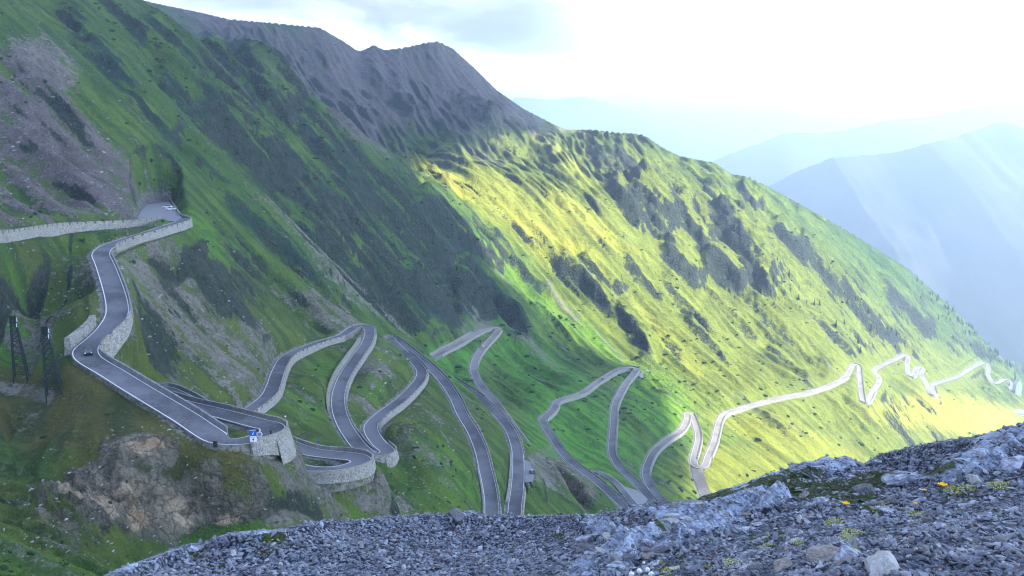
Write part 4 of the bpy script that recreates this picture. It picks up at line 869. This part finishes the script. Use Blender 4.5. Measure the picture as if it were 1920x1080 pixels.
def car(paint, label, loc, head, long=4.3, tall=1.5, group=None, roof=None):
    e = bpy.data.objects.new('parked_car' if 'parked' in label else 'car', None); COL.objects.link(e); e['label'] = label; e['category'] = 'car'
    if group: e['group'] = group
    h = long/2; t = tall
    bm = bmesh.new(); prof = [(-h,.35),(-h,.75),(-h+.1,.92),(h-1.25,.95),(h-.25,.78),(h,.62),(h,.35),(h-.3,.25),(-h+.3,.25)]
    prism(bm, prof, .9, lambda z: .87 if z > .5 else .84); bmesh.ops.bevel(bm, geom=bm.edges[:], offset=.05, segments=2, affect='EDGES'); bmobj('body', bm, paint, e)
    bm = bmesh.new(); prof = [(-h+.12,.93),(-h+.45,t-.08),(-h+.8,t),(h-1.95,t),(h-1.1,.93)]
    prism(bm, prof, .8, lambda z: .8-.16*max(0,(z-.93)/(t-.93))); bmobj('cabin_glass', bm, M_glass, e)
    bm = bmesh.new(); box_bm(bm, (0, (-h+.62+h-2.05)/2, t+.0), (1.2, (h-2.05)-(-h+.62), .07), .02); bmobj('roof', bm, paint if roof is None else roof, e)
    for sx in (-1, 1):
        bm = bmesh.new(); box_bm(bm, (sx*.735, -h+1.35, (t+.93)/2), (.05,.1,t-.93)); o_ = bmobj('pillar', bm, paint, e)
        for sy in (-h+.75, h-.8):
            bm = bmesh.new(); bmesh.ops.create_cone(bm, cap_ends=True, segments=20, radius1=.33, radius2=.33, depth=.2, matrix=Matrix.Translation((sx*.8, sy, .33)) @ Matrix.Rotation(math.pi/2, 4, 'Y')); wh = bmobj('wheel', bm, M_tyre, e)
            bm = bmesh.new(); bmesh.ops.create_cone(bm, cap_ends=True, segments=16, radius1=.2, radius2=.2, depth=.02, matrix=Matrix.Translation((sx*.91, sy, .33)) @ Matrix.Rotation(math.pi/2, 4, 'Y')); bmobj('rim', bm, M_rim, wh)
        bm = bmesh.new(); box_bm(bm, (sx*.62, h-.05, .66), (.3,.14,.15), .03); bmobj('headlight', bm, M_lamp, e)
        bm = bmesh.new(); box_bm(bm, (sx*.68, -h+.02, .74), (.22,.08,.2), .02); bmobj('tail_light', bm, M_red, e)
    e.location = loc; e.rotation_euler = (0, 0, head); return e
def on_road(P, a, lat=0.0, back=False):
    d = (P.px-a[0])**2 + (P.py-a[1])**2; i = int(np.argmin(d)); p = P.c[i] + P.n[i]*lat; t = P.t[i]*(-1 if back else 1); return p, math.atan2(-t[0], t[1])
pw = simple('white_car_paint', (.8,.8,.8), .25); pdk = simple('dark_blue_car_paint', (.02,.035,.06), .2); pgr = simple('dark_green_paint', (.015,.06,.05), .4); psl = simple('silver_car_paint', (.5,.52,.55), .25, .5, .4)
p, hd = on_road(PA, (161,663), -.4); car(pdk, 'dark blue car rounding the bend above the two pylons', p, hd)
p, hd = on_road(PA, (906,650), .9, True); car(pw, 'white car with dark windscreen on the lane below the narrow upper hairpin', p, hd)
p, hd = on_road(PA, (1129,711), 1.0); car(psl, 'tiny silver car on the lane rising to the ribbed supports', p, hd)
padz = lambda k, px, py: (lambda P: atz(px, py, P[:,2].mean()))(PADP[k])
q = atz(320, 394, -23.4); car(pw, 'white car parked side-on beside the low wall of the parking area', q, R(90), group=None)
q = atz(314, 390, -23.1); car(pw, 'pale grey car parked just behind the white car in the parking area', q, R(90), long=4.1)
q = atz(997, 887, -134.3); car(pgr, 'dark green car parked tail first in the lay-by', q, R(8), long=4.0, tall=1.75, roof=simple('grey_roof', (.3,.3,.32), .5))

# low wall of the parking area and stone at the upper hairpin
def straight_wall(p, q, h, w, label, m, name='low_wall'):
    P_ = np.linspace(p, q, 6); t = np.gradient(P_, axis=0); t[:,2] = 0; t /= np.linalg.norm(t, axis=1)[:,None]; n = np.stack([t[:,1], -t[:,0], t[:,0]*0], 1)
    V, Fc = sweep(P_, n, -w/2, w/2, -1.2, h); o_ = add(name, fixn(make_mesh(name, V-p, Fc, [m], False)), label=label, category='wall', kind='thing'); o_.location = p; return o_
straight_wall(atz(319,375.5,-21.6), atz(338,404,-24.2), .9, .5, 'low pale wall along the right side of the parking area', M_stone)
straight_wall(atz(338,404.5,-24.2), atz(358,411.5,-24.8), .9, .5, 'short dark wall closing the tip of the topmost hairpin', M_dconc)

# lattice pylons
M_steel = simple('weathered_green_steel', (.012,.022,.022), .7, .2, .0); M_ins = simple('pale_insulator', (.5,.5,.48), .3)
def bar(bm, a, b, r):
    a, b = Vector(a), Vector(b); d = b-a; L_ = d.length; q = d.to_track_quat('Z', 'Y').to_matrix().to_4x4()
    bmesh.ops.create_cone(bm, cap_ends=True, segments=5, radius1=r, radius2=r, depth=L_, matrix=Matrix.Translation((a+b)/2) @ q)
def pylon(px, py, ptop, wpx, label, dx=0):
    g = ground_at(px, py); 
    a, b, c = ray(px+dx, ptop); H_ = c*(g[1]/b)-g[2]; base = Vector(g); e = bpy.data.objects.new('lattice_pylon', None); COL.objects.link(e); e.location = base; e['label'] = label; e['category'] = 'pylon'; e['group'] = 'pylons on the grass spur'
    wb = wpx/F*g[1]/2; wt = wb*.30; tx = dx/F*g[1]; rot = R(24)
    def cor(k_, f_): 
        w_ = wb+(wt-wb)*f_; an = rot+math.pi/4+k_*math.pi/2; return Vector((math.cos(an)*w_*1.25+tx*f_, math.sin(an)*w_*1.25, H_*f_))
    for k_ in range(4):
        f0 = cor(k_, 0); gz_ = ground_z(g[0]+f0.x, g[1]+f0.y)-g[2]; bm = bmesh.new(); bar(bm, (f0.x, f0.y, min(gz_, .3)-.4), cor(k_, 1), .15); bmobj('leg', bm, M_steel, e)
    lv = [0.12,.24,.35,.45,.54,.62,.70,.77,.84,.90,.95,1.0]
    for i in range(len(lv)-1):
        bm = bmesh.new()
        for k_ in range(4):
            bar(bm, cor(k_, lv[i]), cor((k_+1)%4, lv[i]), .075); bar(bm, cor(k_, lv[i]), cor((k_+1)%4, lv[i+1]), .07)
            if i > 4: bar(bm, cor((k_+1)%4, lv[i]), cor(k_, lv[i+1]), .07)
        bmobj('bracing', bm, M_steel, e)
    for f_, L_ in ((.985, 1.9), (.90, 1.6)):
        bm = bmesh.new(); c0 = Vector((tx, 0, H_*f_)); d_ = Vector((math.cos(R(-35)), math.sin(R(-35)), 0)); bar(bm, c0-d_*L_*.5, c0+d_*L_, .13); bar(bm, c0+d_*L_, c0-Vector((0,0,.6)), .08); ca_ = bmobj('crossarm', bm, M_steel, e)
        bm = bmesh.new(); bar(bm, c0+d_*L_, c0+d_*L_-Vector((0,0,.9)), .09); bmobj('insulator', bm, M_ins, ca_)
pylon(103, 742, 612, 31, 'nearer and right-hand lattice pylon, standing on grey scree', dx=-9)
pylon(41, 714, 592, 27, 'left-hand lattice pylon, half hidden by the grassy hump', dx=-6)

# signs
M_blue = simple('blue_sign', (.02,.12,.50), .4); M_white = simple('white_sign', (.8,.8,.8), .4); M_black = simple('black_paint', (.02,.02,.02), .5); M_post = simple('grey_post', (.3,.3,.32), .4, .5, .6); M_dsign = simple('dark_sign_mark', (.03,.05,.14), .5)
i_ = PA.ix(452,827); q = PA.c[i_] + PA.n[i_]*(PA.hw+1.2); q[2] -= .5
e = bpy.data.objects.new('road_sign', None); COL.objects.link(e); e.location = q; e['label'] = 'tall sign with blue top and white lower half at the lower left hairpin'; e['category'] = 'sign'; e.rotation_euler = (0, 0, R(8))
def plate(name, x0, x1, z0, z1, y, m, parent, th=.03): bm = bmesh.new(); box_bm(bm, ((x0+x1)/2, y, (z0+z1)/2), (x1-x0, th, z1-z0), .008); return bmobj(name, bm, m, parent)
for x in (-.5, .5): plate('post', x-.05, x+.05, -1.6, 1.2, .06, M_post, e, .08)
pb = plate('blue_panel', -.62, .62, 2.25, 3.4, 0, M_blue, e); pw_ = plate('white_panel', -.62, .62, 1.1, 2.24, 0, M_white, e); plate('white_top_edge', -.62, .5, 3.4, 3.5, 0, M_white, e)
bm = bmesh.new(); vs = [bm.verts.new((x, -.035, z)) for x, z in ((-.2,2.55),(.05,2.5),(.22,3.1),(.08,3.18),(-.02,2.9),(-.14,2.85))]; bm.faces.new(vs); bmesh.ops.solidify(bm, geom=bm.faces[:], thickness=.01); bmobj('white_emblem', bm, M_white, pb)
bm = bmesh.new(); vs = [bm.verts.new((x, -.035, z)) for x, z in ((-.26,1.75),(-.1,1.5),(0,1.2),(.1,1.5),(.28,1.75),(.1,1.7),(0,1.95),(-.1,1.7))]; bm.faces.new(vs)
for x in (-.38,-.15,.12,.36): box_bm(bm, (x, -.03, 2.02), (.12,.01,.08))
bmobj('dark_figure', bm, M_dsign, pw_)
def round_sign(px, py, z_off, r_, m1, m2, label, P, a, lat, hh=2.4, ring=.7):
    i_ = P.ix(*a); q = P.c[i_] + P.n[i_]*lat; e = bpy.data.objects.new('road_sign', None); COL.objects.link(e); e.location = q; e['label'] = label; e['category'] = 'sign'
    bm = bmesh.new(); bar(bm, (0,.05,-.6), (0,.05,hh+r_*.6), .045); bmobj('post', bm, M_post, e)
    bm = bmesh.new(); bmesh.ops.create_cone(bm, cap_ends=True, segments=24, radius1=r_, radius2=r_, depth=.03, matrix=Matrix.Translation((0,0,hh)) @ Matrix.Rotation(math.pi/2, 4, 'X')); d_ = bmobj('disc', bm, m1, e)
    if m2: bm = bmesh.new(); bmesh.ops.create_cone(bm, cap_ends=True, segments=24, radius1=r_*ring, radius2=r_*ring, depth=.02, matrix=Matrix.Translation((0,-.03,hh)) @ Matrix.Rotation(math.pi/2, 4, 'X')); bmobj('inner_disc', bm, m2, d_)
    return e
round_sign(0,0,0,.55, M_white, M_post, 'round white-rimmed sign right behind the tall blue and white sign', PA, (452,827), PA.hw+1.0).location = q + np.array([.95,.9,-.1])
round_sign(0,0,0,.32, M_black, M_white, 'small round black and white sign on top of the rubble bastion', PA, (508,799), PA.hw+.5, 1.6)
round_sign(0,0,0,.38, M_blue, None, 'small round blue sign behind the fence of the small hairpin', PA, (575,845), PA.hw+.9, 1.5)
round_sign(0,0,0,.30, M_white, M_black, 'tiny white sign above the dark curved parapet', PA, (337,743), -(PA.hw+.8), 1.5)
round_sign(0,0,0,.30, M_white, M_black, 'tiny sign', PA, (657,815), -(PA.hw+.3), 1.3) if False else None
def marker(P, a, lat, label, h=1.0, m=M_black, w=.35):
    i_ = P.ix(*a); q = P.c[i_] + P.n[i_]*lat; bm = bmesh.new(); box_bm(bm, (0,0,h/2-.2), (w,w*.7,h+.4), .05); box_bm(bm, (0,0,h+.02), (w*1.15,w*.85,.08), .02)
    o_ = bmobj('marker_post', bm, m, None, label=label, category='post'); o_.location = q
marker(PA, (415,824), PA.hw+.4, 'stubby black post at the outer road edge left of the blue sign', .8, w=.7)
marker(PA, (490,819), PA.hw-.6, 'dark narrow post on the inner side of the rubble bastion', 1.5)
marker(PA, (720,853), PA.hw-.5, 'small dark post at the double lane hairpin', 1.0) if False else None
# buildings far down the valley
M_plas = simple('white_plaster', (.75,.73,.70), .8); M_roof = simple('pale_metal_roof', (.62,.62,.64), .5); M_win = simple('dark_window', (.05,.06,.08), .2)
def house(px, py, w_, d_, h_, rh, label, z=None, rot=0):
    g = ground_at(px, py) 
    if g is None: return
    e = bpy.data.objects.new('mountain_house', None); COL.objects.link(e); e.location = g - np.array([0,0,1.0]); e.rotation_euler = (0,0,rot); e['label'] = label; e['category'] = 'house'
    bm = bmesh.new(); box_bm(bm, (0,0,h_/2), (w_,d_,h_)); bmobj('walls', bm, M_plas, e)
    bm = bmesh.new(); vs = [bm.verts.new(p) for p in ((-w_/2-.5,-d_/2-.5,h_),(w_/2+.5,-d_/2-.5,h_),(w_/2+.5,d_/2+.5,h_),(-w_/2-.5,d_/2+.5,h_),(0,-d_/2-.5,h_+rh),(0,d_/2+.5,h_+rh))]
    for f_ in ((0,1,4),(3,5,2),(0,4,5,3),(1,2,5,4),(0,3,2,1)): bm.faces.new([vs[i] for i in f_])
    bmobj('roof', bm, M_roof, e)
    for r_ in range(int(h_//3)):
        for k_ in range(int(w_//3)): bm = bmesh.new(); box_bm(bm, (-w_/2+1.6+k_*3, -d_/2-.02, 1.9+r_*3), (1.1,.08,1.4)); bmobj('window', bm, M_win, e)
house(1906, 739, 10, 9, 18, 9, 'tall white house with a steep pale roof at the right edge of the valley')
house(1912, 777, 22, 9, 5, 3, 'long low pale building on the valley floor at the right edge')
# conifers along the far ridge
def b_con(nt, out):
    N = NB(nt); n = N.noise(N.obj(), 1.2, 3, .7); N.bsdf(out, N.mix(n, (.012,.035,.015), (.04,.075,.03)), .9, None, .1)
M_con = mat('conifer_needles', b_con); M_bark = simple('bark', (.09,.06,.045), .9)
bm = bmesh.new()
for k_ in range(9):
    z0 = 1.2+k_*1.15; r_ = 2.5*(1-k_/9.5)
    for q_ in range(11):
        a_ = q_*.571+k_*.9; rr = r_*random.uniform(.7,1.1); c_ = Vector((math.cos(a_), math.sin(a_), 0)); s_ = Vector((-c_.y, c_.x, 0))
        v_ = [bm.verts.new(p) for p in (Vector((0,0,z0+1.5)), c_*rr+s_*.45+Vector((0,0,z0-.3)), c_*rr*1.05+Vector((0,0,z0-.6)), c_*rr-s_*.45+Vector((0,0,z0-.3)))]; bm.faces.new(v_)
crown = bpy.data.meshes.new('crown'); bm.to_mesh(crown); bm.free(); crown.materials.append(M_con)
bm = bmesh.new(); bmesh.ops.create_cone(bm, cap_ends=True, segments=7, radius1=.3, radius2=.05, depth=10.5, matrix=Matrix.Translation((0,0,5.0))); trunk = bpy.data.meshes.new('trunk'); bm.to_mesh(trunk); bm.free(); trunk.materials.append(M_bark)
nt_ = 0; r2 = random.Random(5)
while nt_ < 110:
    f_ = r2.random()**.8; px_ = 1715+f_*190; sky_ = np.interp(px_, [1700,1750,1800,1850,1890,1920], [500,545,590,640,680,715]); py_ = sky_ + abs(r2.gauss(0, 16)) + 1
    if nt_ > 85: px_ = r2.uniform(1440,1700); py_ = np.interp(px_, [1440,1560,1700], [520,560,640]) + r2.gauss(0,40)
    g = ground_at(px_, py_); nt_ += 1
    if g is None: continue
    e = bpy.data.objects.new('conifer', None); COL.objects.link(e); e.location = g-np.array([0,0,.5]); sc_ = r2.uniform(.45,1.0); e.scale = (sc_,sc_,sc_); e.rotation_euler = (0,0,r2.random()*6)
    e['label'] = 'small dark conifer on the hazy far part of the mountainside'; e['category'] = 'tree'; e['group'] = 'conifers on the far mountainside'
    add('crown', crown, e); add('trunk', trunk, e)
# scattered boulders over the mountainside
def scatter_rocks(n, name, rmax, smin, smax, seed, msk, mt):
    rg = np.random.default_rng(seed); I = rg.integers(5, NR-5, n*12); J = rg.integers(5, NA-5, n*12); r_ = RR[I,J]
    dz = (np.gradient(GZ, axis=0)[I,J]*r_ - GZ[I,J]*r_*dLR)/r_**2
    w_ = msk[I,J]*(r_ < rmax)*(RD[I,J] > 1.5)*np.clip(dz, 0, None)/dLR; ok = rg.random(len(I)) < w_/np.percentile(w_, 97); I, J = I[ok][:n], J[ok][:n]; k_ = len(I)
    V0, F0 = SB[3]; s_ = smin + (smax-smin)*rg.random(k_)**3.5; s_ = s_*np.clip(RR[I,J]/260, .6, 2.6); P_ = V0[None]*s_[:,None,None]*np.stack([rg.uniform(.7,1.4,k_), rg.uniform(.7,1.3,k_), rg.uniform(.6,1.4,k_)], 1)[:,None]
    a_ = rg.random(k_)*6.28; x_ = P_[...,0]*np.cos(a_)[:,None]-P_[...,1]*np.sin(a_)[:,None]; y_ = P_[...,0]*np.sin(a_)[:,None]+P_[...,1]*np.cos(a_)[:,None]
    W_ = np.stack([x_+GX[I,J][:,None], y_+GY[I,J][:,None], P_[...,2]+GZ[I,J][:,None]+s_[:,None]*.1], -1).reshape(-1,3)
    me = make_mesh(name, W_, (F0[None]+(np.arange(k_)*len(V0))[:,None,None]).reshape(-1,3), [mt], False); attr(me, 'shade', np.repeat(rg.random(k_)**2, len(V0))); add(name, me, kind='stuff')
scatter_rocks(8000, 'scattered_rocks', 560, .10, .62, 11, np.clip(scree-.25, .015, 1)*np.clip(.5+1.6*B1, .1, 2)+.4*cliff, mat('weathered_fieldstone', b_rock((.16,.155,.15),(.36,.35,.33))))
scatter_rocks(6500, 'scattered_shrubs', 1700, .18, 1.15, 12, np.clip(.008+4*(B1+.35*B2-.2), .02, 1.6)*(1-.7*scree)*(.12+.88*sst(480,720,RR)), mat('dwarf_shrub', lambda nt, out: NB(nt).bsdf(out, (.022,.05,.018), .9, None, .1)))

# ------------------------------------------------------------------ flowers and tufts on the near slope
def b_tuft(nt, out):
    N = NB(nt); n = N.noise(N.obj(), 9, 3, .7); N.bsdf(out, N.mix(N.rng(n, .35, .65), (.20,.24,.03), (.68,.66,.12)), .7, None, .2)
M_tuft = mat('yellow_green_leaves', b_tuft); M_petal = simple('yellow_petal', (.95,.55,.0), .5); M_cen = simple('orange_flower_centre', (.6,.25,.0), .6); M_puff = simple('white_fluff', (.8,.78,.74), .9); M_stem = simple('green_stem', (.05,.10,.02), .7)
def tuft_mesh(seed, n_=260):
    r_ = random.Random(seed); bm = bmesh.new()
    for _ in range(n_):
        a_ = r_.random()*6.28; d_ = math.sqrt(r_.random()); x, y = math.cos(a_)*d_, math.sin(a_)*d_*.7; h_ = r_.uniform(.12,.42)*(1-.5*d_); l_ = r_.uniform(.06,.13); an = r_.random()*6.28; c_ = Vector((math.cos(an), math.sin(an), r_.uniform(.2,1.2))).normalized(); s_ = Vector((-math.sin(an), math.cos(an), 0))
        b_ = Vector((x, y, h_*r_.random())); v_ = [bm.verts.new(p) for p in (b_, b_+c_*l_*.6+s_*l_*.35, b_+c_*l_*1.3, b_+c_*l_*.6-s_*l_*.35)]; bm.faces.new(v_)
    me = bpy.data.meshes.new('cushion_plant'); bm.to_mesh(me); bm.free(); me.materials.append(M_tuft); return me
TM = [tuft_mesh(i) for i in range(4)]
TL = [((1600,1002),40,'largest yellow-green cushion plant, right of centre among grey gravel'),((1590,1016),44,'yellow-green plant just in front of the largest cushion plant'),((1604,1032),30,'small yellow-green plant closest below the largest cushion plant'),((1565,985),46,'narrow strip of yellow-green leaves behind the largest cushion plant'),
      ((1500,1022),34,'yellow-green plant left of the largest cushion, beside pale gravel'),((1440,1028),30,'low yellow plant left of the dark square-faced block'),((1372,1062),44,'bright yellow-green tuft at the bottom left of the near gravel'),((1262,1076),40,'yellow-green tuft cut by the bottom edge near the white seed heads'),
      ((1240,1056),20,'tiny yellow plant above the white seed heads'),((1720,968),36,'small tuft beside the dark low boulder'),((1795,924),52,'grassy mossy tuft to the right of the brightest poppy'),((1820,918),34,'dry grass tip right of the brightest poppy'),((1880,916),50,'dry grassy tuft near the right edge'),((1660,1000),24,'scrappy green tuft in the middle of the gravel'),((1335,1066),22,'small mossy tuft left of the bright yellow-green tuft'),((1650,958),40,'straw coloured tuft left of the small far poppy')]
for q, (p_, w_, lab) in enumerate(TL):
    g = fore_at(*p_)
    if g is None: continue
    s_ = w_*1.15/2/F*g[1]; g = g+np.array([0,0,.10*s_]); o = add('cushion_plant', TM[q%4], label=lab, category='plant'); o.location = g; o.scale = (s_, s_, s_*.9); o.rotation_euler = (0,0,q*1.3)
def poppy(px, py, wpx, label):
    g = fore_at(px, py+wpx*.9)
    if g is None: return
    s_ = wpx/2/F*g[1]; H_ = s_*2.2; e = bpy.data.objects.new('yellow_flower', None); COL.objects.link(e); e.location = g; e['label'] = label; e['category'] = 'flower'
    bm = bmesh.new(); bar(bm, (0,0,-.02), (0,0,H_), s_*.08); bmobj('stem', bm, M_stem, e)
    for k_ in range(5):
        a_ = k_*1.2566; bm = bmesh.new(); rows = []
        for i in range(5):
            t_ = i/4; rr = s_*(.15+.85*t_); hh = H_ + s_*.75*t_*t_*.9; w_ = s_*.62*math.sin(math.pi*(.12+.72*t_)); rows.append([bm.verts.new((rr*math.cos(a_)-w_*j*math.sin(a_), rr*math.sin(a_)+w_*j*math.cos(a_), hh+abs(j)*s_*.12)) for j in (-1,-.4,.4,1)])
        for i in range(4):
            for j in range(3): bm.faces.new((rows[i][j], rows[i][j+1], rows[i+1][j+1], rows[i+1][j]))
        bmobj('petal', bm, M_petal, e)
    bm = bmesh.new(); bmesh.ops.create_icosphere(bm, subdivisions=2, radius=s_*.22, matrix=Matrix.Translation((0,0,H_+s_*.12))); bmobj('flower_centre', bm, M_cen, e)
poppy(1766,914,17,'brightest yellow poppy, above the grassy tuft at upper right'); poppy(1733,921,8,'small yellow poppy left of the brightest one'); poppy(1585,948,14,'yellow poppy by the dark pyramid-shaped boulder'); poppy(1716,946,8,'little flat yellow flower below and left of the brightest poppy')
PF = [((1184,1078),12,'leftmost white seed head at the bottom edge'),((1199,1072),11,'white seed head second from the left at the bottom edge'),((1214,1069),10,'highest of the white seed heads at the bottom edge'),((1221,1078),12,'rightmost white seed head at the bottom edge'),((1207,1056),6,'single small white seed head above the others')]
for p_, w_, lab in PF:
    g = fore_at(p_[0], p_[1]+w_*.6)
    if g is None: continue
    s_ = w_/2/F*g[1]; bm = bmesh.new(); bmesh.ops.create_icosphere(bm, subdivisions=3, radius=s_); 
    for v_ in bm.verts: v_.co *= random.uniform(.8,1.1)
    e = bpy.data.objects.new('seed_head', None); COL.objects.link(e); e.location = g; e['label'] = lab; e['category'] = 'flower'; bmesh.ops.translate(bm, vec=(0,0,s_*1.6), verts=bm.verts); bmobj('fluff', bm, M_puff, e); bm = bmesh.new(); bar(bm, (0,0,-.02), (0,0,s_*1.2), s_*.08); bmobj('stem', bm, M_stem, e)

#END_OBJECTS

# ------------------------------------------------------------------ world and sun
SUN_AZ, SUN_EL = R(98), R(35)          # azimuth to the right of the view direction
sd = Vector((math.sin(SUN_AZ)*math.cos(SUN_EL), math.cos(SUN_AZ)*math.cos(SUN_EL), math.sin(SUN_EL)))
sl = bpy.data.lights.new('sun', 'SUN'); so = bpy.data.objects.new('sun', sl); COL.objects.link(so)
sl.energy = 5.0; sl.angle = R(.5); sl.color = (1, .93, .80)
so.rotation_euler = (-sd).to_track_quat('-Z', 'Y').to_euler()
w = bpy.data.worlds.new('World'); S.world = w; w.use_nodes = True; nt = w.node_tree; nt.nodes.clear(); N = NB(nt)
sky = N.n('ShaderNodeTexSky', sky_type='NISHITA'); sky.sun_disc = False; sky.sun_elevation = SUN_EL; sky.sun_rotation = SUN_AZ
sky.air_density = 1.3; sky.dust_density = 2.0
dr = N.n('ShaderNodeTexCoord').outputs['Generated']
mp = N.n('ShaderNodeMapping'); mp.inputs['Scale'].default_value = (1, 1, 3.2); N.l(dr, mp.inputs['Vector'])
sx = N.n('ShaderNodeSeparateXYZ'); N.l(dr, sx.inputs[0])
cn = N.noise(mp.outputs[0], 1.9, 8, .56, .3); cover = N.math('MULTIPLY', N.rng(cn, .38, .58), N.rng(sx.outputs[2], .22, .55, 1.0, .15))
shade = N.rng(N.noise(mp.outputs[0], 3.1, 6, .6, .5), .38, .72)
leftm = N.rng(sx.outputs[0], .0, .24, 1.0, 0.0); hi = N.rng(N.math('ADD', sx.outputs[2], N.math('MULTIPLY', shade, .07)), .135, .205)
dark = N.math('MULTIPLY', N.math('MULTIPLY', leftm, hi), N.rng(shade, 0, 1, .75, 1.0))
cloudc = N.mix(dark, (18,13.6,12.0), (2.9,1.75,1.35))
skyc = N.mix(.5, sky.outputs[0], N.mix(N.rng(sx.outputs[2], .1, .6), (11.5,11.3,11.4), (1.2,5.2,13.5)))
mixc = N.mix(N.math('MAXIMUM', cover, dark), skyc, cloudc)
sdv = N.n('ShaderNodeVectorMath', operation='DOT_PRODUCT'); N.l(dr, sdv.inputs[0]); sdv.inputs[1].default_value = (.78,.30,.55)
mixc = N.mix(1.0, mixc, N.mix(N.rng(sdv.outputs['Value'], -.4, .95), (.35,.56,.82), (1.05,1.47,1.82)), 'MULTIPLY')
bg = N.n('ShaderNodeBackground'); bg.inputs[1].default_value = .079; wo = N.n('ShaderNodeOutputWorld')
N.l(mixc, bg.inputs[0]); N.l(bg.outputs[0], wo.inputs['Surface'])
S.view_settings.view_transform = 'Standard'; S.view_settings.look = 'None'; S.view_settings.exposure = 2.22; S.view_settings.gamma = 1
S.cycles.use_denoising = True
try: S.cycles.denoiser = 'OPENIMAGEDENOISE'
except Exception: pass
S.cycles.max_bounces = 4; S.cycles.diffuse_bounces = 2; S.cycles.volume_bounces = 0; S.cycles.sample_clamp_indirect = 4; S.cycles.filter_width = 1.2
